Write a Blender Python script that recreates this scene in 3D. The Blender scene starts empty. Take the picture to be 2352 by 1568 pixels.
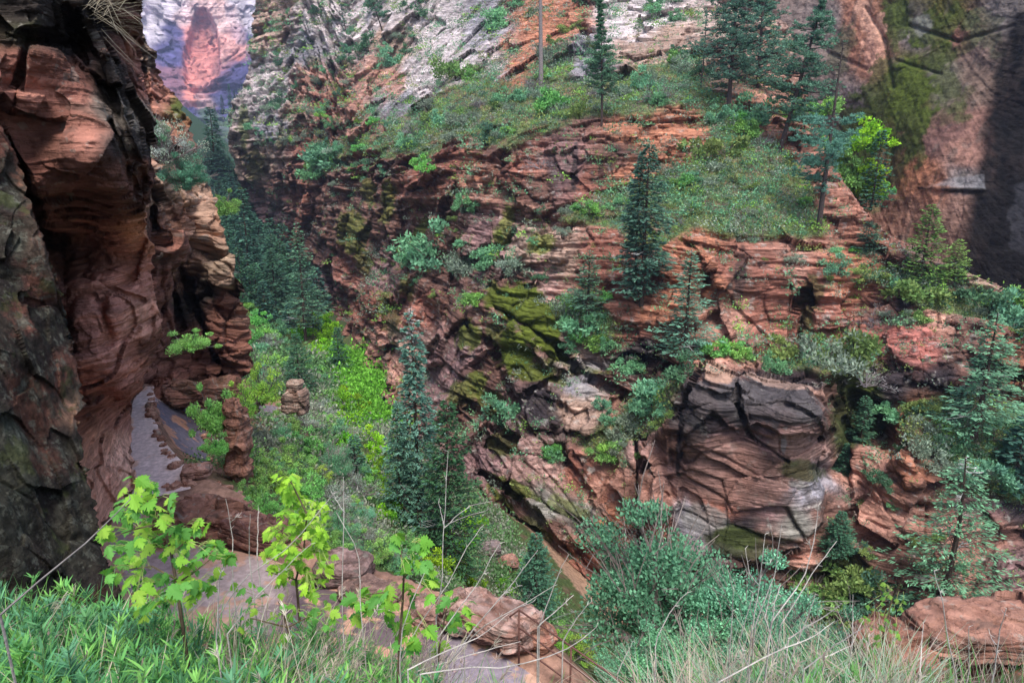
import bpy, math, random
import numpy as np
F32 = np.float32
SC = bpy.context.scene
ROOT = SC.collection
PI = math.pi
FPX = 1568.0; PITCH = math.radians(15.0); CP, SP = math.cos(PITCH), math.sin(PITCH)

# ------------------------------------------------------------------ world coordinates: camera eye at the origin, y ahead, z up
def at(px, py, Y):
    x = (np.asarray(px, float) - 1176.0) / FPX; z = (784.0 - np.asarray(py, float)) / FPX
    yd = CP + z * SP; zd = -SP + z * CP
    k = Y / yd
    return np.stack(np.broadcast_arrays(x * k, Y + 0 * k, zd * k), -1)
def on_z(px, py, z0):
    x = (np.asarray(px, float) - 1176.0) / FPX; z = (784.0 - np.asarray(py, float)) / FPX
    yd = CP + z * SP; zd = -SP + z * CP
    k = z0 / zd
    return np.stack(np.broadcast_arrays(x * k, yd * k, z0 + 0 * k), -1)

# ------------------------------------------------------------------ noise
_r = np.random.RandomState(7)
_perm = _r.permutation(1024).astype(np.int32); _perm2 = np.concatenate([_perm, _perm, _perm[:4]])
_g = _r.normal(size=(1024, 3)); _g = (_g / np.linalg.norm(_g, axis=1)[:, None]).astype(F32)
_h1 = _r.rand(4096).astype(F32)
def pnoise(p, seed=0):
    p = np.asarray(p, F32) + F32(seed * 17.31)
    i = np.floor(p).astype(np.int32); f = p - i
    u = f * f * f * (f * (f * 6 - 15) + 10)
    i &= 1023
    out = 0
    for dx in (0, 1):
        a = _perm[(i[..., 0] + dx) & 1023]
        wx = u[..., 0] if dx else 1 - u[..., 0]
        for dy in (0, 1):
            b = _perm[(a + i[..., 1] + dy) & 1023]
            wy = u[..., 1] if dy else 1 - u[..., 1]
            for dz in (0, 1):
                c = _perm[(b + i[..., 2] + dz) & 1023]
                wz = u[..., 2] if dz else 1 - u[..., 2]
                g = _g[c]
                d = g[..., 0] * (f[..., 0] - dx) + g[..., 1] * (f[..., 1] - dy) + g[..., 2] * (f[..., 2] - dz)
                out = out + d * wx * wy * wz
    return out * F32(1.6)
def fbm(p, oct=4, seed=0, gain=.5, lac=2.03):
    o = 0; a = 1.0; s = 0
    p = np.asarray(p, F32)
    for k in range(oct):
        o = o + a * pnoise(p, seed + k); s += a; a *= gain; p = p * F32(lac)
    return o / s
def ridged(p, oct=4, seed=0):
    o = 0; a = 1.0; s = 0
    p = np.asarray(p, F32)
    for k in range(oct):
        o = o + a * (1 - 2 * np.abs(pnoise(p, seed + k))); s += a; a *= .5; p = p * F32(2.1)
    return o / s
def voro(p, seed=0):
    """cell value, F1, F2"""
    p = np.asarray(p, F32) + F32(seed * 9.77)
    i = np.floor(p).astype(np.int32); f = p - i
    F1 = np.full(p.shape[:-1], 9., F32); F2 = F1.copy(); V = np.zeros_like(F1)
    for dx in (-1, 0, 1):
        a = _perm[(i[..., 0] + dx) & 1023]
        for dy in (-1, 0, 1):
            b = _perm[(a + i[..., 1] + dy) & 1023]
            for dz in (-1, 0, 1):
                c = _perm[(b + i[..., 2] + dz) & 1023]
                d = (dx + .5 + .75 * (_h1[c] - .5) - f[..., 0]) ** 2 + (dy + .5 + .75 * (_h1[c + 1024] - .5) - f[..., 1]) ** 2 + (dz + .5 + .75 * (_h1[c + 2048] - .5) - f[..., 2]) ** 2
                m = d < F1
                F2 = np.where(m, F1, np.minimum(F2, d)); V = np.where(m, _h1[c + 3072 - 1024], V); F1 = np.where(m, d, F1)
    return V, np.sqrt(F1), np.sqrt(F2)
def facet(p, seed=0, jit=.9):
    """block value, tilted face inside each block (sharp planar facets), distance to the joint"""
    p = np.asarray(p, F32) + F32(seed * 9.77)
    i = np.floor(p).astype(np.int32); f = p - i
    F1 = np.full(p.shape[:-1], 9., F32); F2 = F1.copy(); K = np.zeros(F1.shape, np.int32); T = np.zeros_like(F1)
    for dx in (-1, 0, 1):
        a = _perm[(i[..., 0] + dx) & 1023]
        for dy in (-1, 0, 1):
            b = _perm[(a + i[..., 1] + dy) & 1023]
            for dz in (-1, 0, 1):
                c = _perm[(b + i[..., 2] + dz) & 1023]
                ex = f[..., 0] - (dx + .5 + jit * (_h1[c] - .5)); ey = f[..., 1] - (dy + .5 + jit * (_h1[c + 1024] - .5)); ez = f[..., 2] - (dz + .5 + jit * (_h1[c + 2048] - .5))
                d = ex * ex + ey * ey + ez * ez
                m = d < F1
                F2 = np.where(m, F1, np.minimum(F2, d)); F1 = np.where(m, d, F1); K = np.where(m, c, K)
                T = np.where(m, ex * _g[c, 0] + ey * _g[c, 1] + ez * _g[c, 2], T)
    return _h1[K + 3000] - .5, T, np.sqrt(F2) - np.sqrt(F1)
def sstep(a, b, x):
    t = np.clip((x - a) / (b - a), 0, 1); return t * t * (3 - 2 * t)
def layers(s, sharp=.75, seed=0):
    """random protrusion per layer with sharp steps; s in layers"""
    i = np.floor(s).astype(np.int64); f = s - i
    a = _h1[(i * 7 + seed * 131) & 4095]; b = _h1[((i + 1) * 7 + seed * 131) & 4095]
    return a + (b - a) * sstep(sharp, 1, f) - .45 * sstep(.66, .85, f) * (1 - sstep(.9, 1, f))
def tps(ctrl, px, py):
    c = np.array(ctrl, float); P = c[:, :2] / 400.; v = np.log(c[:, 2]); n = len(P)
    def U(r2): return np.where(r2 > 0, .5 * r2 * np.log(np.maximum(r2, 1e-12)), 0)
    A = np.zeros((n + 3, n + 3)); d = P[:, None] - P[None]; A[:n, :n] = U((d ** 2).sum(-1)) + np.eye(n) * 2e-4
    A[:n, n] = 1; A[n, :n] = 1; A[:n, n + 1:] = P; A[n + 1:, :n] = P.T
    w = np.linalg.solve(A, np.concatenate([v, [0, 0, 0]]))
    x = px / 400.; y = py / 400.
    out = w[n] + w[n + 1] * x + w[n + 2] * y
    for k in range(n):
        out = out + w[k] * U((x - P[k, 0]) ** 2 + (y - P[k, 1]) ** 2)
    return np.exp(out)
def segdist(px, py, x0, y0, x1, y1):
    dx, dy = x1 - x0, y1 - y0
    t = np.clip(((px - x0) * dx + (py - y0) * dy) / (dx * dx + dy * dy + 1e-9), 0, 1)
    return np.hypot(px - x0 - t * dx, py - y0 - t * dy)
def polydist(px, py, pts):
    """signed distance to polygon, negative inside"""
    n = len(pts); d = 1e9; ins = np.zeros(np.shape(px), bool)
    for k in range(n):
        x0, y0 = pts[k]; x1, y1 = pts[(k + 1) % n]
        d = np.minimum(d, segdist(px, py, x0, y0, x1, y1))
        c = ((y0 > py) != (y1 > py)) & (px < (x1 - x0) * (py - y0) / (y1 - y0 + 1e-12) + x0)
        ins ^= c
    return np.where(ins, -d, d)
def v3(a, s): return a * np.array(s, F32)

# ------------------------------------------------------------------ mesh building
def mesh_from(name, V, faces, mat, col=None, smooth=False):
    """V (n,3), faces (m,k) int"""
    V = np.ascontiguousarray(V, F32); faces = np.ascontiguousarray(faces, np.int32)
    me = bpy.data.meshes.new(name)
    n, (m, k) = len(V), faces.shape
    me.vertices.add(n); me.vertices.foreach_set('co', V.ravel())
    me.loops.add(m * k); me.loops.foreach_set('vertex_index', faces.ravel())
    me.polygons.add(m); me.polygons.foreach_set('loop_start', np.arange(0, m * k, k, dtype=np.int32))
    try: me.polygons.foreach_set('loop_total', np.full(m, k, np.int32))
    except Exception: pass
    me.polygons.foreach_set('use_smooth', np.full(m, smooth, bool))
    if col is not None:
        a = me.color_attributes.new('Col', 'FLOAT_COLOR', 'POINT')
        c = np.ones((n, 4), F32); c[:, :3] = np.clip(col, 0.002, 1); a.data.foreach_set('color', c.ravel())
    me.update(calc_edges=True)
    if mat: me.materials.append(mat)
    return me
def link(name, me, parent=None, loc=None, label=None, cat=None, group=None, kind=None):
    o = bpy.data.objects.new(name, me); ROOT.objects.link(o)
    if parent: o.parent = parent
    if loc is not None: o.location = [float(v) for v in loc]
    if label: o['label'] = label
    if cat: o['category'] = cat
    if group: o['group'] = group
    if kind: o['kind'] = kind
    return o
def thing(name, label, cat, loc, rz=0, group=None, scale=1.0, tilt=(0, 0)):
    o = link(name, None, None, loc, label, cat, group)
    o.rotation_euler = (tilt[0], tilt[1], rz); o.scale = (scale,) * 3 if np.isscalar(scale) else scale
    return o
def grid_faces(nr, nc):
    i = np.arange((nr - 1) * nc).reshape(nr - 1, nc)[:, :-1].ravel()
    return np.stack([i, i + nc, i + nc + 1, i + 1], 1)
class Acc:
    """collects pieces of one mesh"""
    def __init__(s): s.V = []; s.F = []; s.C = []; s.n = 0
    def add(s, V, Fq, C=None):
        V = np.asarray(V, F32); Fq = np.asarray(Fq, np.int32)
        if Fq.shape[1] == 3: Fq = np.concatenate([Fq, Fq[:, 2:3]], 1)
        s.V.append(V); s.F.append(Fq + s.n); s.n += len(V)
        if C is None: C = (1, 1, 1)
        s.C.append(np.broadcast_to(np.asarray(C, F32), (len(V), 3)))
    def mesh(s, name, mat, smooth=False):
        V = np.concatenate(s.V); Fq = np.concatenate(s.F); C = np.concatenate(s.C)
        tri = Fq[:, 2] == Fq[:, 3]
        if tri.all(): return mesh_from(name, V, Fq[:, :3], mat, C, smooth)
        if tri.any():
            a = Fq[~tri]; t = Fq[tri][:, :3]
            Fq = np.concatenate([a[:, [0, 1, 2]], a[:, [0, 2, 3]], t])
        return mesh_from(name, V, Fq, mat, C, smooth)
def tube(acc, pts, radii, k=6, col=(1, 1, 1), cap=True):
    pts = np.asarray(pts, float); n = len(pts); radii = np.broadcast_to(radii, (n,))
    T = np.gradient(pts, axis=0); T /= np.linalg.norm(T, axis=1)[:, None] + 1e-9
    ref = np.array([0, 0, 1.]) if abs(T[0, 2]) < .9 else np.array([1., 0, 0])
    A = np.cross(T, ref); A /= np.linalg.norm(A, axis=1)[:, None] + 1e-9; B = np.cross(T, A)
    a = np.linspace(0, 2 * PI, k, endpoint=False)
    V = pts[:, None] + radii[:, None, None] * (A[:, None] * np.cos(a)[None, :, None] + B[:, None] * np.sin(a)[None, :, None])
    V = V.reshape(-1, 3); Fq = []
    for i in range(n - 1):
        for j in range(k):
            j2 = (j + 1) % k; Fq.append((i * k + j, i * k + j2, (i + 1) * k + j2, (i + 1) * k + j))
    if cap:
        V = np.concatenate([V, pts[:1], pts[-1:]]); c0 = n * k
        for j in range(k):
            j2 = (j + 1) % k; Fq.append((c0, j2, j, j)); Fq.append((c0 + 1, (n - 1) * k + j, (n - 1) * k + j2, (n - 1) * k + j2))
    acc.add(V, Fq, col)
def leaves(acc, C, D, N, L, W, col, fold=0.0):
    """diamond leaves: C centres/bases (n,3), D directions, N side-reference, L lengths, W widths, col (n,3)"""
    n = len(C); D = D / (np.linalg.norm(D, axis=1)[:, None] + 1e-9)
    S = np.cross(D, N); S /= np.linalg.norm(S, axis=1)[:, None] + 1e-9
    L = np.broadcast_to(L, (n,))[:, None]; W = np.broadcast_to(W, (n,))[:, None]
    V = np.stack([C, C + D * L * .45 + S * W * .5, C + D * L, C + D * L * .45 - S * W * .5], 1).reshape(-1, 3)
    Fq = np.arange(4 * n).reshape(n, 4)
    acc.add(V, Fq, np.repeat(np.broadcast_to(col, (n, 3)), 4, axis=0))

# ------------------------------------------------------------------ materials
def nodes(name):
    m = bpy.data.materials.new(name); m.use_nodes = True
    nt = m.node_tree; nt.nodes.clear(); return m, nt
def rock_material(name, fine=1.0, bump=.35, dist=.1, strata=0.0, rough=.92, contrast=.55, dip=(0.05, 0.1)):
    m, nt = nodes(name); N = nt.nodes.new; Lk = nt.links.new
    out = N('ShaderNodeOutputMaterial'); b = N('ShaderNodeBsdfPrincipled'); Lk(b.outputs[0], out.inputs[0])
    b.inputs['Roughness'].default_value = rough; b.inputs['Specular IOR Level'].default_value = .10
    at_ = N('ShaderNodeAttribute'); at_.attribute_name = 'Col'
    geo = N('ShaderNodeNewGeometry')
    n1 = N('ShaderNodeTexNoise'); n1.inputs['Scale'].default_value = fine; n1.inputs['Detail'].default_value = 7; n1.inputs['Roughness'].default_value = .68
    Lk(geo.outputs['Position'], n1.inputs['Vector'])
    # fine bedding: stretched along the bed
    mp = N('ShaderNodeMapping'); mp.inputs['Scale'].default_value = (.12, .12, 1.6); mp.inputs['Rotation'].default_value = (dip[0], dip[1], 0)
    Lk(geo.outputs['Position'], mp.inputs['Vector'])
    n2 = N('ShaderNodeTexNoise'); n2.inputs['Scale'].default_value = fine * 1.3; n2.inputs['Detail'].default_value = 5; n2.inputs['Roughness'].default_value = .6; n2.inputs['Distortion'].default_value = .4
    Lk(mp.outputs[0], n2.inputs['Vector'])
    r = N('ShaderNodeMapRange'); r.inputs['From Min'].default_value = .3; r.inputs['From Max'].default_value = .7
    r.inputs['To Min'].default_value = 1 - contrast; r.inputs['To Max'].default_value = 1 + contrast
    add = N('ShaderNodeMix'); add.data_type = 'FLOAT'; add.inputs[0].default_value = strata
    Lk(n1.outputs['Fac'], add.inputs[2]); Lk(n2.outputs['Fac'], add.inputs[3]); Lk(add.outputs[0], r.inputs['Value'])
    mul = N('ShaderNodeVectorMath'); mul.operation = 'SCALE'
    Lk(at_.outputs['Color'], mul.inputs[0]); Lk(r.outputs[0], mul.inputs['Scale'])
    Lk(mul.outputs[0], b.inputs['Base Color'])
    # small ledges: hard edged height, plus pits
    r2 = N('ShaderNodeMapRange'); r2.interpolation_type = 'SMOOTHSTEP'; r2.inputs['From Min'].default_value = .40; r2.inputs['From Max'].default_value = .58; Lk(n2.outputs['Fac'], r2.inputs['Value'])
    n3 = N('ShaderNodeTexNoise'); n3.inputs['Scale'].default_value = fine * 3.1; n3.inputs['Detail'].default_value = 6; n3.inputs['Roughness'].default_value = .75
    Lk(geo.outputs['Position'], n3.inputs['Vector'])
    h = N('ShaderNodeMix'); h.data_type = 'FLOAT'; h.inputs[0].default_value = strata * .7; Lk(n1.outputs['Fac'], h.inputs[2]); Lk(r2.outputs[0], h.inputs[3])
    bp = N('ShaderNodeBump'); bp.inputs['Strength'].default_value = bump; bp.inputs['Distance'].default_value = dist
    Lk(h.outputs[0], bp.inputs['Height'])
    b2 = N('ShaderNodeBump'); b2.inputs['Strength'].default_value = min(1, bump * .8); b2.inputs['Distance'].default_value = dist * .35
    Lk(n3.outputs['Fac'], b2.inputs['Height']); Lk(bp.outputs[0], b2.inputs['Normal']); Lk(b2.outputs[0], b.inputs['Normal'])
    return m
def leaf_material(name, trans=.35, rnd=.25, rough=.7):
    m, nt = nodes(name); N = nt.nodes.new; Lk = nt.links.new
    out = N('ShaderNodeOutputMaterial'); at_ = N('ShaderNodeAttribute'); at_.attribute_name = 'Col'
    oi = N('ShaderNodeObjectInfo')
    r = N('ShaderNodeMapRange'); r.inputs['To Min'].default_value = 1 - rnd; r.inputs['To Max'].default_value = 1 + rnd
    Lk(oi.outputs['Random'], r.inputs['Value'])
    mul = N('ShaderNodeVectorMath'); mul.operation = 'SCALE'; Lk(at_.outputs['Color'], mul.inputs[0]); Lk(r.outputs[0], mul.inputs['Scale'])
    hs = N('ShaderNodeHueSaturation'); hr = N('ShaderNodeMath'); hr.operation = 'MULTIPLY_ADD'; hr.inputs[1].default_value = 7.31; hr.inputs[2].default_value = 0; Lk(oi.outputs['Random'], hr.inputs[0])
    fr = N('ShaderNodeMath'); fr.operation = 'FRACT'; Lk(hr.outputs[0], fr.inputs[0]); hm = N('ShaderNodeMapRange'); hm.inputs['To Min'].default_value = .5 - rnd * .12; hm.inputs['To Max'].default_value = .5 + rnd * .08
    Lk(fr.outputs[0], hm.inputs['Value']); Lk(hm.outputs[0], hs.inputs['Hue']); Lk(mul.outputs[0], hs.inputs['Color']); mul = hs
    d = N('ShaderNodeBsdfPrincipled'); d.inputs['Roughness'].default_value = rough; d.inputs['Specular IOR Level'].default_value = .2
    t = N('ShaderNodeBsdfTranslucent'); mx = N('ShaderNodeMixShader'); mx.inputs[0].default_value = trans
    Lk(mul.outputs[0], d.inputs['Base Color']); Lk(mul.outputs[0], t.inputs['Color'])
    Lk(d.outputs[0], mx.inputs[1]); Lk(t.outputs[0], mx.inputs[2]); Lk(mx.outputs[0], out.inputs[0])
    return m
M_ROCK_FAR = rock_material('far sandstone', fine=.06, bump=.8, dist=9, strata=.3, contrast=.45)
M_ROCK = rock_material('canyon sandstone', fine=1.5, bump=.9, dist=.38, strata=.65, contrast=.55)
M_ROCK_SM = rock_material('streaked sandstone', fine=1.1, bump=.8, dist=.5, strata=.12, contrast=.5, dip=(.1, .35))
M_ROCK_MID = rock_material('alcove sandstone', fine=3.2, bump=.9, dist=.16, strata=.6, contrast=.45, dip=(.1, -.3))
M_ROCK_NEAR = rock_material('lichen covered sandstone', fine=9, bump=1, dist=.07, strata=.1, contrast=.75)
M_SOIL = rock_material('red soil', fine=3, bump=.8, dist=.1, strata=0, contrast=.5)
M_PATH = rock_material('worn asphalt', fine=5, bump=.3, dist=.03, strata=0, contrast=.28, rough=.85)
M_LEAF = leaf_material('needles and leaves')
M_MAPLE = leaf_material('young maple leaves', trans=.45, rnd=.05, rough=.55)
M_GRASS = leaf_material('grass blades', trans=.4, rnd=.05)
M_BARK = rock_material('bark', fine=8, bump=.6, dist=.03, strata=0, contrast=.5)
M_RUST = rock_material('rusty steel', fine=30, bump=.3, dist=.004, strata=0, contrast=.4, rough=.7)
# ------------------------------------------------------------------ relief sheets: cliffs at their own distance, built from surveyed points (px, py, distance)
def interp_line(pts, v):
    p = np.array(pts, float); return np.interp(v, p[:, 0], p[:, 1])
SURF = {}
def relief(name, x0, x1, y0, y1, step, ctrl, disp, color, mat, right=None, left=None, top=None, cracks=(), blocks=(), back=.02, margin=40, kind='structure', label=None, cat=None):
    xs = np.arange(x0, x1 + step, step); ys = np.arange(y0, y1 + step, step)
    PX, PY = np.meshgrid(xs, ys)
    over = np.zeros_like(PX)
    if right is not None:
        R = interp_line(right, PY) + 5 * np.interp(ys, np.arange(y0 - 60, y1 + 60, 9), _r.normal(size=len(np.arange(y0 - 60, y1 + 60, 9))))[:, None]
        Rs = interp_line(right, PY); ov = np.maximum(PX - R, 0); over = np.maximum(over, ov); PX = np.where(ov > 0, Rs + (R - Rs) * np.exp(-ov / 5) - .2 * ov, PX)
    if left is not None:
        Lf = interp_line(left, PY) + 3 * np.interp(ys, np.arange(y0 - 60, y1 + 60, 8), _r.normal(size=len(np.arange(y0 - 60, y1 + 60, 8))))[:, None]
        Ls = interp_line(left, PY); ov = np.maximum(Lf - PX, 0); over = np.maximum(over, ov); PX = np.where(ov > 0, Ls + (Lf - Ls) * np.exp(-ov / 5) + .3 * ov, PX)
    if top is not None:
        Tp = interp_line(top, PX); over = np.maximum(over, Tp - PY); PY = np.maximum(PY, Tp)
    Y = tps(ctrl, PX, PY)
    for (a, b, c, d, w, dep) in cracks:
        dd = segdist(PX, PY, a, b, c, d); Y = Y + dep * np.exp(-(dd / w) ** 2)
    if blocks:
        P0 = at(PX, PY, Y).astype(F32); nx = 9 * fbm(P0 * F32(.5), 3, 301); ny = 9 * fbm(P0 * F32(.5), 3, 302)
        for poly, dY, ed in blocks: Y = Y + dY * sstep(ed, -ed, polydist(PX + nx, PY + ny, poly))
    P = at(PX, PY, Y)
    Psm = P.copy()
    # normals of the smooth base
    du = np.gradient(P, axis=1); dv = np.gradient(P, axis=0)
    Nn = np.cross(dv, du); 
    Nn /= np.linalg.norm(Nn, axis=2)[:, :, None] + 1e-9
    Nn[(Nn * P).sum(-1) > 0] *= -1
    toward = -P / np.linalg.norm(P, axis=2)[:, :, None]
    Nn = Nn * .22 + toward * .78 ; Nn /= np.linalg.norm(Nn, axis=2)[:, :, None] + 1e-9
    bad = over > 0; Nn[bad] = toward[bad]
    h = disp(P.astype(F32), PX, PY)
    fade = np.clip(1 - over / 12, 0, 1)
    P = P + Nn * (h * fade)[:, :, None]
    # the hidden side turns back into the hill
    P = P + (-toward) * (np.maximum(over - 1, 0) * back * np.linalg.norm(P, axis=2))[:, :, None]
    wob = (np.minimum(over, 14) / 14 * np.linalg.norm(P, axis=2))[:, :, None]
    q = P.astype(F32) / F32(np.median(P[..., 1])) * 14
    P = P + wob * np.stack([  .02 * np.minimum(fbm(q, 4, 401) * (-1 if left is not None else 1) - .3, 0) * (-1 if left is not None else 1), .02 * fbm(q, 3, 402), .015 * fbm(q, 3, 403)], -1)
    C = color(P.astype(F32), PX, PY, h)
    nr, nc = PX.shape
    Fq = grid_faces(nr, nc)
    ov = over.ravel()[Fq].min(1)
    Fq = Fq[ov < margin]
    used = np.zeros(nr * nc, bool); used[Fq.ravel()] = True
    idx = np.cumsum(used) - 1
    me = mesh_from(name, P.reshape(-1, 3)[used], idx[Fq], mat, C.reshape(-1, 3)[used], True)
    if label: o = link(name, me, label=label, cat=cat)
    else: o = link(name, me, kind=kind)
    SURF[name] = (PX, PY, P, over, x0, y0, step)
    return o
def on(name, px, py):
    PX, PY, P, over, x0, y0, st = SURF[name]
    j = int(np.clip(round((px - x0) / st), 0, PX.shape[1] - 1)); i = int(np.clip(round((py - y0) / st), 0, PX.shape[0] - 1))
    return P[i, j]
def paint(PX, PY, pts, P, warp=26, scale=.25, power=3.0, seed=50):
    """colour of the stone by region, borders broken up by noise"""
    q = P * F32(scale)
    wx = PX + warp * fbm(q, 3, seed); wy = PY + warp * fbm(q, 3, seed + 9)
    num = 0; den = 0
    for (x, y, c) in pts:
        w = 1.0 / (((wx - x) ** 2 + (wy - y) ** 2) / 3600. + .05) ** power
        num = num + w[..., None] * np.array(c, F32); den = den + w
    return num / den[..., None]
def blob(C, PX, PY, P, lst, scale=.5, seed=80, edge=.7):
    n = fbm(P * F32(scale), 5, seed, gain=.62)
    for (x, y, rx, ry, ang, c, s) in lst:
        a = math.radians(ang); dx = PX - x; dy = PY - y
        u = (dx * math.cos(a) + dy * math.sin(a)) / rx; v = (-dx * math.sin(a) + dy * math.cos(a)) / ry
        r = np.sqrt(u * u + v * v)
        m = (sstep(1.1, .8, r + n * edge * 1.3) * s)[..., None]
        C = C * (1 - m) + np.array(c, F32) * m
    return C
def ramp_noise(P, c0, c1, scale, seed, lo=-.2, hi=.25, oct=4):
    t = sstep(lo, hi, fbm(P * F32(scale) if np.isscalar(scale) else P * np.array(scale, F32), oct, seed))[..., None]
    return np.array(c0, F32) * (1 - t) + np.array(c1, F32) * t
def mixc(C, c, m):
    m = m[..., None]; return C * (1 - m) + np.array(c, F32) * m

# colours of the stone (linear albedo)
RED = (.235, .105, .075); ORG = (.36, .165, .10); SAL = (.36, .20, .15); PINK = (.34, .22, .19); BRN = (.15, .085, .066)
VAR = (.032, .027, .03); GRY = (.25, .25, .275); PALE = (.50, .46, .455); MOSS = (.088, .112, .018); DMOSS = (.03, .04, .012)
VEG = (.085, .11, .045); SOILC = (.20, .11, .07); LICH = (.19, .19, .165); TAN = (.34, .245, .19); PUR = (.205, .13, .125)

# ---- opposite canyon wall
W_CTRL = [(585,-60,262),(575,150,255),(535,230,238),(525,330,232),(560,420,238),(600,540,250),(660,610,212),(760,700,166),(800,780,136),(870,900,104),(880,960,93),(1000,1100,75),(1040,1150,70),(1150,1290,59),(1290,1400,52.5),(1420,1480,48),(1600,1570,46),
(700,0,235),(900,0,208),(1100,0,188),(1300,0,172),(1500,0,160),(1700,0,150),(1900,0,146),(1900,150,130),
(700,150,215),(900,150,187),(1100,150,160),(1300,150,136),(1500,150,126),(1700,150,120),
(600,300,215),(750,300,182),(900,300,150),(1050,300,126),(1200,300,110),(1350,285,103),(1500,275,100),(1700,300,97),(1850,350,95),
(1200,380,99),(1400,340,96),(1400,440,94),(1250,450,94.5),(1580,330,96),(1500,400,93),(1150,440,101),
(1700,400,88),(1850,500,82),(1500,500,84),(1650,530,77),(1300,500,88),(1900,560,76),
(1600,565,74),(1800,580,73),(1700,700,69.5),(1810,790,67),(1620,700,69),(1760,620,71),(1700,790,64),(1640,800,61.5),(1780,830,62),
(2000,600,73),(2000,690,70),(2150,650,71),(2300,720,68),(2350,800,64),(2150,720,68),(2100,800,63.5),(1950,840,60),(2100,860,61),(2250,870,61),(2000,930,58),(2300,960,56),(2050,1000,55),(2200,1000,53.5),(2000,1150,51.5),(2300,1100,51),(2300,1250,48),(2000,1300,47),(2200,1350,45),(1900,1350,47),(1900,1520,44),(2380,1520,43),(2400,300,90),
(1560,1000,52.5),(1700,1000,51.6),(1620,860,54.5),(1700,850,56),(1850,880,53),(1900,960,51),(1700,1100,51),(1850,1100,50.5),(1700,1250,50),(1960,960,58),(1945,1080,56),(1560,900,57),(1520,1050,55),
(700,450,186),(740,600,165),(800,500,150),(800,650,138),(850,750,117),(900,600,124),(900,450,132),(1000,450,116),(1000,600,106),(1000,750,95),(1000,900,85),(950,960,88),
(1100,520,101),(1100,620,93),(1100,750,85),(1100,850,80),(1100,950,74),(1100,1050,68),(1150,1200,61),
(1200,550,91),(1250,700,79),(1250,800,74),(1250,900,69),(1300,950,67),(1200,1000,66),(1300,1100,61),(1250,1200,58),(1350,1250,54),(1350,1340,53),
(1400,600,81),(1400,700,75),(1400,800,71),(1500,820,68),(1400,900,67),(1400,1000,62),(1480,950,61),(1400,1060,58),(1500,1150,54.5),(1450,1250,53),(1560,1250,51),(1560,1400,49),(1740,1400,47)]
W_LEFT = [(-80,586),(0,584),(60,582),(150,574),(200,556),(235,532),(280,526),(330,522),(400,545),(470,575),(540,598),(610,655),(700,758),(780,797),(900,868),(950,878),(1000,915),(1100,998),(1150,1038),(1290,1150),(1400,1288),(1480,1415),(1570,1600)]
W_TOP = [(400,-80),(1790,-80),(1830,160),(1880,330),(1930,420),(2000,515),(2080,575),(2200,625),(2360,695),(2450,720)]
W_CRACK = [(1462,1000,1478,1250,7,3),(1478,1250,1530,1400,8,2),(1692,868,1694,930,3.5,1.3),(1694,930,1722,1000,3,.9),(1722,1000,1810,1060,3,.7),(1846,690,1826,830,12,3),(1930,1050,1900,1080,22,2),(1130,700,1290,800,6,2.5),(1290,800,1340,860,8,3),(1340,860,1440,910,8,2.5),(1320,1360,1430,1440,20,5),(1260,1300,1330,1370,12,4),(1100,1090,1250,1160,7,2),(1250,1160,1390,1230,6,1.6),(1120,1010,1250,1060,6,1.8),(860,560,920,720,12,4),(830,700,870,890,8,3),(1180,420,1240,470,6,2),(1560,330,1500,470,4,.8),(1290,930,1300,1060,8,1.8),(1440,820,1560,850,10,2.5),(560,360,740,520,10,4),(640,480,800,600,12,5),(970,700,1000,760,10,3),(1950,900,2040,1020,28,3.5),(2180,860,2350,890,8,2),(1880,830,2000,850,8,1.5),(1575,900,1560,1010,8,1.6),(1120,780,1190,940,6,2),(1040,640,1080,760,8,2.5),(1580,560,1690,590,7,2),(1650,600,1620,700,9,1.5),(1600,800,1640,850,12,2),(1070,930,1180,1010,8,2.5),(1910,900,1960,1000,10,2.5),(1500,640,1440,720,6,1.4),(680,330,860,420,7,2.5),(760,240,880,330,6,2.5)]
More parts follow.
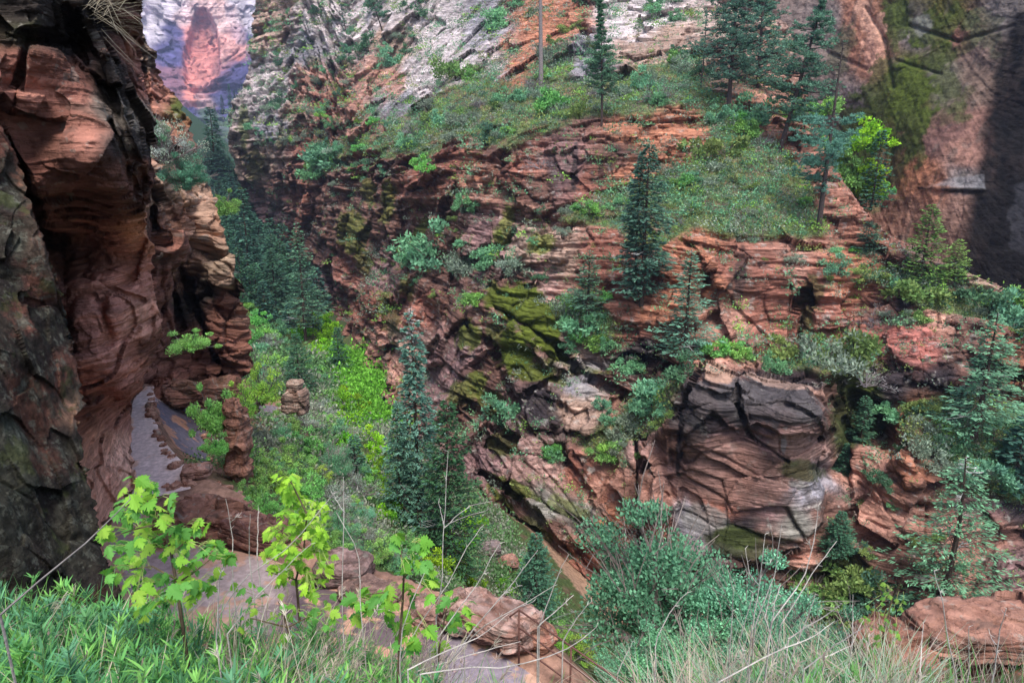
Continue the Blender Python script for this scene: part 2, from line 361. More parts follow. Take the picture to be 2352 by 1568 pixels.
W_BLOCK = [([(1560,965),(1590,900),(1620,828),(1692,862),(1725,840),(1800,862),(1855,880),(1862,905),(1922,945),(1925,985),(1885,1010),(1900,1040),(1860,1080),(1890,1120),(1880,1200),(1840,1260),(1700,1300),(1560,1280),(1480,1250),(1468,1100),(1500,1010)], -3.2, 4),
 ([(1585,900),(1620,828),(1692,862),(1725,840),(1855,880),(1922,945),(1925,985),(1880,1000),(1790,1000),(1740,975),(1690,990),(1640,950),(1570,1000)], -.9, 3),
 ([(1592,880),(1620,828),(1692,862),(1692,900),(1660,905)], -.8, 3),([(1700,920),(1800,930),(1850,950),(1920,975),(1900,1000),(1760,1005),(1720,990)], -.6, 3),
 ([(1590,560),(1640,640),(1650,720),(1690,800),(1815,822),(1840,660),(1790,610),(1700,590)], -1.8, 5),([(1860,640),(2000,680),(1990,740),(1870,760)], -1.2, 5),
 ([(1275,835),(1420,850),(1530,855),(1500,890),(1440,905),(1400,920),(1405,990),(1275,990)], -1.6, 4),([(1180,950),(1230,895),(1275,910),(1278,1000),(1250,1050),(1200,1030)], -1.7, 4),
 ([(1105,705),(1150,655),(1250,660),(1268,720),(1340,835),(1300,855),(1245,835),(1200,760),(1130,740)], -2.0, 4),([(1130,775),(1175,745),(1225,790),(1290,860),(1240,880),(1190,905),(1145,850)], -2.0, 4),([(1035,760),(1098,735),(1112,800),(1055,822)], -1.5, 3),
 ([(1090,1010),(1250,1050),(1330,1130),(1400,1150),(1405,1240),(1340,1262),(1180,1195),(1090,1100)], -1.2, 5),([(800,690),(850,670),(880,700),(868,775),(825,775)], -2.5, 4),([(846,770),(884,780),(905,930),(872,945)], -1.5, 4),([(880,835),(925,840),(930,930),(895,940)], -1.2, 4),
 ([(1955,1015),(2080,1020),(2120,1120),(2060,1260),(1965,1200)], -1.6, 5),([(2030,765),(2240,740),(2360,800),(2360,900),(2200,890),(2060,850)], -1.4, 5),([(2060,1040),(2170,1040),(2180,1110),(2080,1120)], -1.0, 5),
 ([(890,-90),(985,-90),(960,30),(890,130),(800,280),(755,300),(830,150)], -3.0, 5),([(1000,60),(1110,40),(1130,110),(1080,170),(960,220),(900,250)], -2.4, 5),([(1330,-90),(1570,-90),(1590,60),(1540,120),(1380,140),(1340,60)], -2.0, 5),
 ([(930,500),(990,480),(1010,560),(950,600)], -1.8, 4),([(1050,490),(1130,500),(1140,600),(1060,590)], -1.6, 4),([(1180,520),(1290,530),(1300,600),(1200,610)], -1.4, 4),([(990,440),(1060,400),(1080,470),(1010,500)], -1.6, 4),([(880,420),(960,400),(970,470),(890,500)], -2, 4),([(1140,570),(1240,640),(1230,655),(1120,650)], -1.2, 4),
 ([(1150,380),(1210,370),(1260,455),(1200,470)], -1.0, 3),([(1300,350),(1440,320),(1560,330),(1440,430),(1360,440),(1310,400)], -.8, 3),([(620,380),(760,440),(830,520),(820,600),(740,560),(640,470)], -2.5, 6),([(700,230),(800,200),(820,280),(730,320)], -2.5, 5),([(1100,930),(1170,920),(1180,990),(1120,1010)], -1.3, 4),([(1400,1160),(1460,1150),(1470,1250),(1410,1260)], -.9, 4)]
_ragged = 0
def w_calm(PX, PY):
    """0 on vegetated benches, 1 on bare rock"""
    m = np.ones_like(PX)
    global _ragged
    if np.shape(PX) != np.shape(_ragged): rg = 0
    else: rg = _ragged
    for k, poly in enumerate(VEGZ):
        if k in (7, 8): continue
        m = np.minimum(m, sstep(-12, 10, polydist(PX, PY, poly) + rg))
    return m
VEGZ = [[(700,345),(820,330),(900,270),(1000,230),(1100,150),(1200,190),(1240,120),(1330,80),(1330,170),(1500,150),(1580,110),(1640,200),(1760,330),(1650,300),(1590,262),(1500,275),(1300,290),(1180,335),(1060,340),(950,370),(820,350),(740,390)],
 [(1270,480),(1430,420),(1560,360),(1640,300),(1780,320),(1880,420),(1900,540),(1800,556),(1600,540),(1500,600),(1420,530),(1280,530)],
 [(1260,670),(1340,650),(1420,720),(1410,790),(1330,770),(1270,740)],
 [(1330,1020),(1400,950),(1450,880),(1540,870),(1570,840),(1545,960),(1500,1000),(1460,1000),(1430,1060),(1340,1070)],
 [(1790,830),(1850,780),(1960,770),(2010,820),(1990,860),(1900,870),(1820,850)],
 [(2060,930),(2200,900),(2360,930),(2360,1150),(2230,1130),(2130,1040),(2060,1010)],
 [(1940,600),(2060,600),(2200,640),(2360,720),(2360,790),(2200,720),(2080,680),(1960,670)],
 [(930,560),(1060,540),(1190,600),(1180,640),(1080,630),(950,610)],
 [(620,200),(760,150),(800,240),(760,330),(640,340),(560,320),(560,250)],
 [(1650,790),(1720,800),(1800,840),(1700,850),(1640,830)]]
def bevel_disp(P, dip, h, amp, seed, warp=1.2, ws=.12, sharp=.75):
    s = (P[..., 2] + dip[0] * P[..., 0] + dip[1] * P[..., 1] + warp * fbm(P * F32(ws), 3, seed)) / h
    return amp * (layers(s, sharp, seed) - .5)
def w_disp(P, PX, PY):
    global _ragged
    _ragged = 62 * fbm(P * F32(.09), 4, 303, gain=.6) + 8
    calm = w_calm(PX, PY)
    dist = P[..., 1] / 80.
    lf = fbm(P * F32(.03), 3, 3)
    # bedding dips to the right in the lower middle, flat elsewhere
    dr = sstep(150, 0, polydist(PX, PY, [(1080,1000),(1250,1000),(1420,1200),(1400,1400),(1150,1250)]))
    dl = sstep(120, 0, polydist(PX, PY, [(800,-100),(1150,-100),(1300,150),(1000,260),(820,330)]))
    s0 = P[..., 2] + .55 * dr * P[..., 0] - .9 * dl * P[..., 0] + .02 * P[..., 0] * lf + 2.0 * lf
    h = 0
    for k, (H, A) in enumerate(((7., 2.1), (2.6, 1.3), (1.0, .62), (.42, .30))):
        s = (s0 + H * .22 * fbm(P * F32(.4 / H), 2, 20 + k)) / H
        g = .35 + .9 * sstep(-.35, .3, fbm(P * F32(.35 / H), 2, 30 + k))
        h = h + A * g * (layers(s, .72, k) - .5)
    smooth_face = sstep(14, -14, polydist(PX, PY, [(1500,1010),(1590,990),(1700,1000),(1900,1010),(1890,1220),(1700,1270),(1540,1220)]))
    smooth_face = np.maximum(smooth_face, .55 * sstep(10, -10, polydist(PX, PY, [(1590,900),(1620,828),(1692,862),(1725,840),(1855,880),(1922,945),(1925,985),(1885,1010),(1570,1000)])))
    smooth_face = np.maximum(smooth_face, sstep(20, -20, polydist(PX, PY, [(1180,370),(1400,310),(1560,330),(1420,430),(1200,470)])) * .7)
    smooth_face = np.maximum(smooth_face, sstep(20, -20, polydist(PX, PY, [(1650,600),(1830,610),(1820,800),(1700,790)])) * .5)
    wq = np.stack([fbm(P * F32(.12), 3, 44), fbm(P * F32(.12), 3, 144), fbm(P * F32(.12), 3, 244)], -1)
    Pt = P.copy(); Pt[..., 2] = s0
    V0, T0, E0 = facet(Pt * np.array([1 / 9., 1 / 9., 1 / 7.], F32) + .35 * wq, 4)
    V1, T1_, E1 = facet(Pt * np.array([1 / 4.2, 1 / 4.2, 1 / 2.4], F32) + .35 * wq, 1)
    V2, T2_, E2 = facet(Pt * np.array([1 / 1.5, 1 / 1.5, 1 / .7], F32) + .35 * wq, 2)
    b0 = 3.0 * V0 + 3.2 * T0
    b1 = 1.5 * V1 + 1.5 * T1_ - .5 * np.exp(-(E1 / .05) ** 2)
    b2 = .5 * V2 + .55 * T2_ - .15 * np.exp(-(E2 / .06) ** 2)
    rocky = sstep(-.25, .2, fbm(P * F32(.06), 3, 61))
    big = fbm(P * F32(.05), 3, 5) * 3.0
    rough = fbm(P * np.array([.7, .7, 2.2], F32), 4, 9) * .28
    up = sstep(60, 130, P[..., 1])
    full = h * 1.0 + b0 + b1 * (.35 + .4 * rocky) + b2 * (.15 + .45 * rocky) + big + rough
    quiet = big * .4 + h * .25 + rough * .6 + b0 * .25
    face = big * .12 + h * .07 + b1 * .42 + rough * .2 + b2 * .2 + b0 * .3
    r = full * calm + quiet * (1 - calm)
    r = r * (1 - smooth_face) + face * smooth_face
    slab = sstep(20, -30, polydist(PX, PY, [(820,-100),(1160,-100),(1180,120),(1060,230),(960,260),(830,330),(800,250)]))
    slab = np.maximum(slab, sstep(20, -30, polydist(PX, PY, [(1380,-100),(1600,-100),(1640,60),(1560,130),(1420,170),(1330,130)])))
    slab = np.maximum(slab, sstep(20, -20, polydist(PX, PY, [(1190,-100),(1400,-100),(1330,80),(1240,120),(1200,180),(1150,250),(1140,160)])))
    fl = big * .5 + h * .3 + rough * .4 + b0 * .7 + b1 * .22
    r = r * (1 - slab) + fl * slab
    return r * np.clip(.5 + .5 * dist, .6, 1.45)
W_COL = [(620,50,(.42,.30,.24)),(700,120,GRY),(640,200,PALE),(760,40,PALE),(840,60,PALE),(900,100,TAN),(880,180,SAL),(960,180,PALE),(930,240,GRY),(1000,60,PALE),(1040,120,PALE),(1110,60,GRY),(1130,160,PALE),(1000,170,PALE),(880,20,PALE),(1190,140,ORG),(1230,60,ORG),(1290,30,ORG),(1170,200,ORG),(1300,70,ORG),
(1420,60,PALE),(1500,30,PALE),(1450,120,TAN),(1530,100,TAN),(1350,130,GRY),(1560,180,TAN),
(620,300,GRY),(680,250,TAN),(600,350,TAN),(700,200,SAL),(760,250,RED),(700,330,RED),(800,260,SAL),(750,370,BRN),(650,420,BRN),(700,470,RED),(620,500,PUR),(720,560,BRN),(660,560,RED),(760,480,BRN),(780,620,RED),(740,640,PUR),
(850,370,RED),(850,440,BRN),(900,400,BRN),(950,420,RED),(900,500,BRN),(830,560,BRN),(880,640,PUR),(850,720,RED),(850,800,SAL),(890,830,SAL),(860,880,SAL),(930,820,TAN),(950,700,RED),(960,640,BRN),(1000,540,BRN),(1050,500,BRN),(1100,520,PUR),
(1090,400,ORG),(1120,440,SAL),(1040,380,RED),(1130,350,BRN),(1200,400,RED),(1230,430,BRN),(1300,400,PUR),(1350,420,RED),(1400,370,BRN),(1450,310,ORG),(1550,300,ORG),(1500,350,ORG),(1440,430,ORG),(1600,300,ORG),(1000,330,RED),
(1150,570,PUR),(1200,560,TAN),(1290,590,TAN),(1250,640,PINK),(1330,620,RED),(1380,580,RED),(1450,640,RED),(1450,760,RED),(1500,740,ORG),
(1180,660,BRN),(1060,700,BRN),(1050,800,PUR),(1100,880,BRN),(1000,850,PUR),(1150,820,BRN),(1170,960,PUR),(1100,960,BRN),(1250,860,BRN),(1300,830,TAN),(1330,870,GRY),(1300,930,TAN),(1350,930,TAN),(1420,870,BRN),(1410,900,SAL),(1260,920,VAR),(1230,960,VAR),(1450,820,VAR),
(1120,1050,PUR),(1200,1060,PINK),(1250,1080,PINK),(1350,1130,SAL),(1250,1160,LICH),(1180,1150,BRN),(1280,1210,BRN),(1330,1160,LICH),(1380,1180,ORG),(1400,1260,SAL),(1340,1280,RED),(1420,1330,RED),(1350,1350,RED),(1330,1080,RED),(1420,1120,SAL),(1450,1040,PINK),(1240,1250,VAR),(1120,1180,BRN),
(1650,620,RED),(1620,580,ORG),(1700,640,BRN),(1760,650,RED),(1800,680,RED),(1660,740,SAL),(1750,740,RED),(1800,760,RED),(1620,660,ORG),(1700,800,SAL),(1640,820,ORG),(1850,600,SAL),(1880,640,RED),(1930,640,ORG),(1900,720,RED),(1960,720,RED),(2050,750,(.38,.15,.12)),(2100,770,(.40,.16,.13)),(2150,740,SAL),(2200,700,TAN),(2080,690,VAR),(2040,700,BRN),(2230,760,BRN),(2300,770,RED),(2330,850,ORG),(2200,830,BRN),(2150,870,VAR),(2250,880,VAR),(2050,880,VAR),(1980,900,DMOSS),(2000,960,DMOSS),(1950,1000,DMOSS),(2150,940,SOILC),(2100,980,ORG),
(1640,850,SAL),(1620,900,VAR),(1680,900,VAR),(1750,890,VAR),(1820,900,VAR),(1780,960,BRN),(1850,960,VAR),(1900,960,BRN),(1600,960,VAR),(1570,1010,BRN),(1640,1030,PUR),(1750,1010,PUR),(1830,1020,PINK),(1700,1090,RED),(1620,1080,PUR),(1560,1080,PUR),(1800,1080,VAR),(1860,1130,GRY),(1760,1150,PUR),(1650,1170,RED),(1600,1200,GRY),(1700,1220,VAR),(1830,1200,LICH),(1520,1150,SAL),(1540,1230,RED),(1750,1250,BRN),(1850,1260,SAL),(1500,1080,SAL),
(1970,1060,SAL),(2030,1100,SAL),(2080,1080,ORG),(2000,1180,SAL),(2060,1200,SAL),(1990,1250,SAL),(2140,1150,BRN),(2260,1160,PUR),(2330,1150,VAR),(2280,1240,SAL),(2330,1300,PUR),(2200,1300,SAL),(1900,1280,DMOSS),(1930,1350,DMOSS),(2050,1350,BRN),(1800,1350,BRN),(1880,1170,BRN)]
_m = (.09, .115, .018); _d = (.045, .058, .018)
W_BLOBS = [(1680,1090,170,90,0,(.27,.155,.13),.75),(1830,1030,80,26,-4,(.30,.18,.155),.9),(1640,900,70,60,0,(.12,.10,.10),.7),(1770,930,130,55,8,(.085,.075,.078),.85),(1640,850,46,22,15,(.36,.22,.16),.9),(1790,872,90,12,12,(.33,.22,.18),.8),(1590,985,40,34,0,(.03,.028,.03),.8),(1700,960,60,20,30,(.05,.045,.05),.6),(1620,1190,60,40,10,(.22,.21,.20),.7),(1700,1245,90,36,0,(.035,.042,.02),.85),(1350,900,46,22,0,(.38,.34,.32),.5),(1330,835,60,16,0,(.42,.40,.40),.6),(1290,1270,50,40,0,(.26,.12,.085),.6),(1420,1300,60,60,0,(.28,.13,.09),.6),(1190,700,60,50,-20,_m,1),(1240,760,50,60,45,_m,1),(1275,800,60,22,50,_m,1),(1150,690,40,28,0,_m,.9),(1230,720,50,30,0,_m,1),(1180,800,42,50,20,_m,1),(1210,850,50,22,20,_m,.9),(1140,770,20,30,0,_m,.6),(1070,770,34,34,0,_m,.85),(1100,870,26,18,30,_m,.8),(1060,900,40,30,0,_m,.7),(1120,925,30,30,0,_m,.7),(1270,860,40,14,40,_m,.8),(1340,850,60,10,5,_m,.6),(1240,560,34,26,0,(.16,.18,.04),.85),(1160,520,16,60,10,(.16,.18,.04),.8),(1140,560,10,40,0,_m,.8),(890,470,18,50,10,_m,.7),(850,440,16,36,0,_m,.6),(810,530,34,50,0,_m,.7),(830,600,20,30,0,_m,.6),(950,540,12,60,15,_m,.8),(880,700,14,24,0,_m,.8),(900,740,22,40,0,_d,.7),(560,300,12,70,0,_m,.7),(585,380,20,40,0,_m,.6),(650,320,10,30,0,_m,.5),(1200,1130,70,14,28,_m,.8),(1160,1160,60,8,50,_m,.8),(1310,1170,50,22,30,(.10,.12,.035),.7),(1150,1020,36,28,0,_m,.7),(1230,1220,50,16,40,_m,.5),(1130,660,20,16,0,_m,.7),(940,660,12,30,0,_m,.6),(1700,1230,60,30,0,_d,.8),(1840,1080,60,24,10,_d,.75),(1960,960,50,80,10,_d,.8),(1985,880,30,20,0,_m,.4),(1850,740,18,80,6,_d,.8),(1870,660,26,30,0,_d,.7),(1030,180,10,34,20,_m,.6),(2250,1130,60,20,10,_d,.6),(1950,1330,70,60,0,_d,.7),(720,140,16,10,0,_m,.4),
 (1080,400,20,30,30,SAL,.7),(1190,470,50,8,15,SAL,.7),(1320,390,9,60,3,VAR,.8),(1380,400,8,50,0,VAR,.6),(1270,400,14,50,0,VAR,.5),(1440,345,40,16,10,VAR,.6),(1700,640,14,80,5,VAR,.6),(1560,1040,8,80,4,VAR,.9),(1800,1020,6,30,0,GRY,.6),(1900,900,40,8,15,SAL,.6),(1360,1000,30,8,0,PALE,.4)]
def w_color(P, PX, PY, h):
    C = paint(PX, PY, W_COL, P, warp=46, scale=.16, power=2.6) * np.array([1.08, 1.02, 1.05], F32)
    # bedding lines and grains of colour
    st = layers((P[..., 2] + .1 * P[..., 0] + .8 * fbm(P * F32(.2), 3, 71)) / .55, .6, 3)
    C = C * (.78 + .42 * st)[..., None]
    n = fbm(P * F32(.35), 5, 72, gain=.6)
    C = C * (1 + .55 * n)[..., None]
    calm = w_calm(PX, PY)
    # lichen and varnish on the bare rock
    l1 = sstep(.16, .30, fbm(P * F32(.55), 5, 73, gain=.65)) * calm
    C = mixc(C, (.075, .06, .056), l1 * .6 * sstep(60, 300, PY))
    l2 = sstep(.20, .30, fbm(P * F32(.8), 5, 74, gain=.65)) * calm
    C = mixc(C, (.36, .34, .31), l2 * .55)
    # thin soil with dry litter and green cover on the benches
    vg = ramp_noise(P, (.20, .13, .085), (.12, .16, .065), .35, 75, -.3, .1)
    vg = vg * (1 + .5 * fbm(P * F32(1.8), 3, 76))[..., None]
    m = (1 - calm)[..., None]
    C = C * (1 - m) + vg * m
    C = blob(C, PX, PY, P, W_BLOBS, scale=.45)
    C = C * (1 + .55 * fbm(P * F32(2.4), 4, 77, gain=.7))[..., None]
    return C
relief('hillside', 505, 2440, -80, 1600, 2.35, W_CTRL, w_disp, w_color, M_ROCK, left=W_LEFT, top=W_TOP, cracks=W_CRACK, blocks=W_BLOCK)

# ---- smooth dome wall at the right
D_CTRL = [(1760,-80,150),(1900,0,138),(2100,0,122),(2350,0,104),(2500,0,96),(1900,300,128),(2000,450,112),(2100,300,108),(2350,300,96),(2100,550,99),(2350,600,88),(2200,650,92),(2450,750,84),(1850,500,118),(2250,440,95),(2140,430,100),(2350,800,84)]
def d_disp(P, PX, PY):
    V, F1, F2 = voro(P * np.array([1 / 12., 1 / 12., 1 / 16.], F32) + .3 * fbm(P * F32(.08), 2, 4)[..., None], 5)
    st = P[..., 2] + .9 * P[..., 0] * sstep(1850, 2300, PX) + 1.0 * fbm(P * F32(.1), 3, 5)
    r = .5 * (V - .5) + fbm(P * F32(.05), 4, 6) * 2.0 + .12 * (layers(st / 1.1, .7, 8) - .5) + .35 * fbm(P * F32(.9), 4, 7) + .25 * ridged(P * F32(.15), 3, 66) + .3 * fbm(P * F32(.35), 4, 67)
    seg = segdist(PX, PY, 2150, 432, 2260, 438); r = r + .5 * sstep(16, 0, seg + 6 * fbm(P * F32(.4), 3, 91)) * (PY < 440)
    for (a, b, c, d, w, dep) in [(2090,60,2200,95,5,-1.2),(2200,95,2330,60,4,-.8),(2030,90,2050,200,6,-1.4),(2060,140,2160,170,4,-.8),(1900,120,1990,160,5,-.8),(2050,330,2020,480,7,-1.5),(2035,330,2010,470,5,-1),(1990,20,2035,95,4,-1)]:
        r = r + .6 * dep * np.exp(-(segdist(PX, PY, a, b, c, d) / w) ** 2)
    return r
D_COL = [(1900,60,(.24,.23,.24)),(1960,40,SAL),(2010,60,SAL),(2000,130,SAL),(2060,30,DMOSS),(2110,60,GRY),(2160,30,(.10,.11,.03)),(2200,80,(.22,.13,.11)),(2250,120,(.20,.16,.15)),(2320,40,(.2,.2,.21)),(2380,100,(.15,.14,.14)),(1920,160,(.24,.22,.22)),(1950,250,(.19,.18,.2)),(2080,240,(.075,.10,.02)),(2100,180,(.09,.12,.025)),(2170,180,(.17,.19,.16)),(2230,200,(.21,.17,.15)),(2180,300,PUR),(2240,300,(.30,.19,.17)),(2130,340,PUR),(2200,360,(.33,.21,.185)),(2100,400,(.42,.21,.14)),(2130,440,(.36,.20,.15)),(2060,500,(.28,.18,.15)),(2200,415,(.24,.24,.26)),(2190,470,(.27,.19,.17)),(2150,520,(.24,.17,.15)),(2260,480,(.03,.027,.03)),(2300,300,(.03,.027,.03)),(2350,500,(.02,.02,.022)),(2320,620,(.02,.02,.022)),(1960,330,(.06,.08,.02)),(2400,250,(.05,.04,.045))]
D_BL = [(2090,230,55,120,8,(.062,.085,.014),.95),(2160,60,90,45,-25,(.052,.07,.014),.8),(2050,60,40,60,0,(.06,.08,.02),.8),(1965,330,55,110,10,(.036,.052,.012),.85),(2150,130,50,30,-30,(.055,.07,.016),.8),(2230,90,60,22,-50,(.05,.06,.02),.6),(2060,360,30,90,0,(.05,.065,.018),.7),(2200,240,60,16,-50,_d,.4),
 (2010,100,26,90,0,(.45,.24,.18),.8),(1985,30,20,60,-20,(.48,.27,.2),.7),(2010,240,34,120,14,(.045,.06,.014),.8),(2000,420,30,70,8,(.05,.06,.02),.7),(2100,330,30,70,-6,(.05,.062,.015),.8),(1930,120,26,70,20,(.07,.075,.04),.6),(2260,60,40,60,-30,(.08,.085,.05),.6),(2180,200,30,70,-25,(.06,.07,.025),.7),(2120,60,26,22,30,(.22,.21,.21),.5),(2095,420,50,20,-30,(.46,.2,.12),.5)]
def d_color(P, PX, PY, h):
    C = paint(PX, PY, D_COL, P, warp=40, scale=.06, power=2.6) * np.array([.74, .62, .56], F32)
    st = fbm(P * np.array([.1, .1, .1], F32) + (P[..., 2] + .9 * P[..., 0])[..., None] * F32(.5), 3, 8)
    C = C * (1 + .3 * st + .5 * fbm(P * F32(.5), 4, 10, gain=.65))[..., None]
    # water streaks run down the face
    sk = fbm(P * np.array([.5, .5, .03], F32), 3, 19); C = mixc(C, (.07, .065, .06), sstep(.12, .32, sk) * .5)
    C = blob(C, PX, PY, P, D_BL, scale=.4, edge=1.0)
    C = C * (1 + .5 * fbm(P * F32(1.6), 4, 78, gain=.7))[..., None]
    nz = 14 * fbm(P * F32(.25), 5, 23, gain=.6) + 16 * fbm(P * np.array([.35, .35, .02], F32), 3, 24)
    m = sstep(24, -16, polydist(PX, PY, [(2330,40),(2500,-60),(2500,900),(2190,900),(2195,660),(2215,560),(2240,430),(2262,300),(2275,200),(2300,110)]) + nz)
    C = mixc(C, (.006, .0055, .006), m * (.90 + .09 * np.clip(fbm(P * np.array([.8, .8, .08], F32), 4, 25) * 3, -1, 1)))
    m2 = sstep(6, -6, polydist(PX, PY, [(2320,420),(2400,400),(2400,600),(2330,560)]) + 2.2 * nz); C = mixc(C, (.05, .05, .06), m2 * .4)
    m3 = sstep(3, -3, polydist(PX, PY, [(2130,430),(2180,408),(2260,404),(2262,436),(2200,432)]) + .3 * nz); C = mixc(C, (.23, .23, .25), m3 * .5)
    m4 = sstep(2, -2, polydist(PX, PY, [(2110,432),(2180,430),(2262,437),(2262,446),(2180,444)]) + .4 * nz); return mixc(C, (.016, .014, .012), m4 * .9)
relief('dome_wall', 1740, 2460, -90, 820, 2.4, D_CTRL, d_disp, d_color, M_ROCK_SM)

# ---- mountain across the main canyon
FM = [(250,-80,1150),(450,-80,1250),(650,-80,1200),(300,200,1000),(450,200,1060),(650,200,1000),(350,400,700),(500,400,640),(650,400,700),(450,300,850),(480,480,420),(600,520,420),(400,520,400)]
def f_disp(P, PX, PY):
    wq = np.stack([fbm(P * F32(.01), 3, 44), fbm(P * F32(.01), 3, 144), fbm(P * F32(.01), 3, 244)], -1)
    V, T, E = facet(P * np.array([1 / 90., 1 / 90., 1 / 260.], F32) + .5 * wq, 7); V2, T2_, E2 = facet(P * np.array([1 / 28., 1 / 28., 1 / 50.], F32) + .5 * wq, 8)
    arch = sstep(9, -4, polydist(PX, PY, [(452,28),(470,24),(490,60),(503,120),(500,175),(470,200),(430,190),(425,130),(440,70)]))
    low = sstep(250, 330, PY)
    V3, T3_, E3 = facet(P * np.array([1 / 9., 1 / 9., 1 / 22.], F32) + .3 * wq, 9)
    return (16 * V + 18 * T) * (1 - low * .5) + 8 * V2 + 12 * T2_ + 3 * V3 + 4 * T3_ + 8 * fbm(P * F32(.008), 4, 2) + 5 * (layers((P[..., 2] + 14 * fbm(P * F32(.006), 2, 3)) / 24, .8, 4) - .5) + 5 * fbm(P * np.array([.05, .05, .02], F32), 4, 3) - 30 * arch
PK = (.60, .22, .18); WH = (.50, .45, .50); BL = (.065, .06, .15); DP = (.20, .10, .13)  # the blue tints carry distance haze and shade in the colour
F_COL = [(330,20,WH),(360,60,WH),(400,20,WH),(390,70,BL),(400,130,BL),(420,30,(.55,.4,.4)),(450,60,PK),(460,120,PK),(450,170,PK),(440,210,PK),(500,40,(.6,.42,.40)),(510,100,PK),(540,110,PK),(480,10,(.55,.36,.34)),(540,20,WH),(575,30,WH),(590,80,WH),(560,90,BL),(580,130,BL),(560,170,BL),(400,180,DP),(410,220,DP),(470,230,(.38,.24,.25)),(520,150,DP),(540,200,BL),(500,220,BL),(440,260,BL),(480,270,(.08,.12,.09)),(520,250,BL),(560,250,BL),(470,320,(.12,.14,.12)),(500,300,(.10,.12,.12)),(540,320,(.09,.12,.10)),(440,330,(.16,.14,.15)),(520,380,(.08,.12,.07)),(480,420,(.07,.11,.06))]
def f_color(P, PX, PY, h):
    C = paint(PX, PY, F_COL, P, warp=30, scale=.02, power=3)
    nz = 14 * fbm(P * F32(.02), 5, 29, gain=.6)
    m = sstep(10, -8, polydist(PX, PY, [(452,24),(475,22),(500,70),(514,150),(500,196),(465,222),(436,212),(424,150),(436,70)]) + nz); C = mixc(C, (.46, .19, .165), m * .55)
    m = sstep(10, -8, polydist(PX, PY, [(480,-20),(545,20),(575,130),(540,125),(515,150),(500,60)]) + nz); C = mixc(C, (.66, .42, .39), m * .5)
    sk = fbm(P * np.array([.05, .05, .006], F32), 4, 19); C = C * (1 + .8 * sk)[..., None]
    g = sstep(.05, .2, fbm(P * F32(.02), 4, 21)) * sstep(200, 300, PY); C = mixc(C, (.06, .10, .045), g * .8)
    return C * (1 + .35 * fbm(P * F32(.05), 3, 22))[..., None]
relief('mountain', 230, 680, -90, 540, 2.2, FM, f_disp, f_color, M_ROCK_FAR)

# ---- overhanging cliff at the left with the undercut alcove
LR = [(-90,318),(0,322),(60,327),(120,326),(180,321),(220,332),(260,345),(330,342),(400,356),(450,346),(475,330),(500,332),(560,345),(640,350),(720,365),(790,371),(830,346),(880,326),(905,309),(925,300),(1000,301),(1080,305),(1112,322),(1150,270),(1200,240),(1260,236),(1320,232),(1400,300)]
L_CTRL = [(-100,0,8.5),(0,0,9),(150,0,9.5),(300,0,12.5),(100,100,9.1),(230,60,12),(250,150,11),(310,150,14),(150,250,9.4),(300,300,10.3),(340,400,11.2),(200,400,9.2),(60,350,9.0),(100,470,9.9),(250,470,10.6),(320,468,11),
 (100,525,13.5),(100,620,14.3),(200,520,14.3),(330,510,13.8),(250,700,14.6),(340,700,16),(160,800,13.8),(300,830,16.0),(340,780,16.5),(200,880,14.6),(290,895,16.6),(170,960,16.5),(250,960,20),(296,950,25),(200,1060,18.3),(300,1060,22),(250,1150,18.8),(200,1200,16.8),(310,1110,21),(-50,600,9),(-50,1000,10),(100,1200,14),(230,1300,16)]
L_CRACK = [(60,90,175,98,14,1.4),(175,0,240,120,12,-1.0),(240,120,285,245,10,-.9),(150,20,200,150,8,.8),(250,60,310,190,16,.9),(0,300,110,560,10,.7),(70,490,120,560,20,1.5),(345,540,318,640,5,-.4),(230,690,250,780,14,.3),(190,640,330,690,5,.25),(140,540,150,880,20,.6),(250,280,330,470,8,.35),(285,260,350,420,9,-.5),(60,110,30,240,8,.5),(160,900,260,905,12,.6)]
def l_disp(P, PX, PY):
    low = sstep(485, 520, PY)
    wall = sstep(925, 950, PY)
    dip = P[..., 2] - (.30 * P[..., 0]) * low + .25 * fbm(P * F32(.5), 2, 4)
    a = 0
    for k, (H, A) in enumerate(((1.1, .42), (.42, .20), (.16, .085))):
        g = .3 + .9 * sstep(-.3, .3, fbm(P * F32(.4 / H), 2, 30 + k))
        a = a + A * g * (layers((dip + H * .2 * fbm(P * F32(.4 / H), 2, 40 + k)) / H, .68, k + 4) - .5)
    wq = np.stack([fbm(P * F32(.5), 3, 44), fbm(P * F32(.5), 3, 144), fbm(P * F32(.5), 3, 244)], -1)
    V, T, E = facet(P * F32(.5) + .2 * wq, 3)
    V2, T2_, E2 = facet(P * F32(1.4) * np.array([1, 1, 1.3], F32) + .2 * wq, 5)
    up = .35 * fbm(P * F32(.35), 3, 8) + .34 * V + .5 * T + .14 * V2 + .26 * T2_ + .36 * a + .12 * fbm(P * F32(1.6), 4, 10)
    lo = a + .3 * T + .15 * V + .35 * fbm(P * F32(.45), 3, 18) + .16 * T2_ + .09 * fbm(P * F32(2), 4, 11)
    wl = .35 * T + .18 * T2_ + .2 * fbm(P * F32(.6), 3, 18) + .08 * V2
    r = up * (1 - low) + lo * low * (1 - wall) + wl * wall
    return r + .07 * fbm(P * F32(6), 3, 77)
R1 = (.24, .105, .08); R2 = (.31, .14, .105); R3 = (.13, .06, .045); BK = (.045, .037, .034)
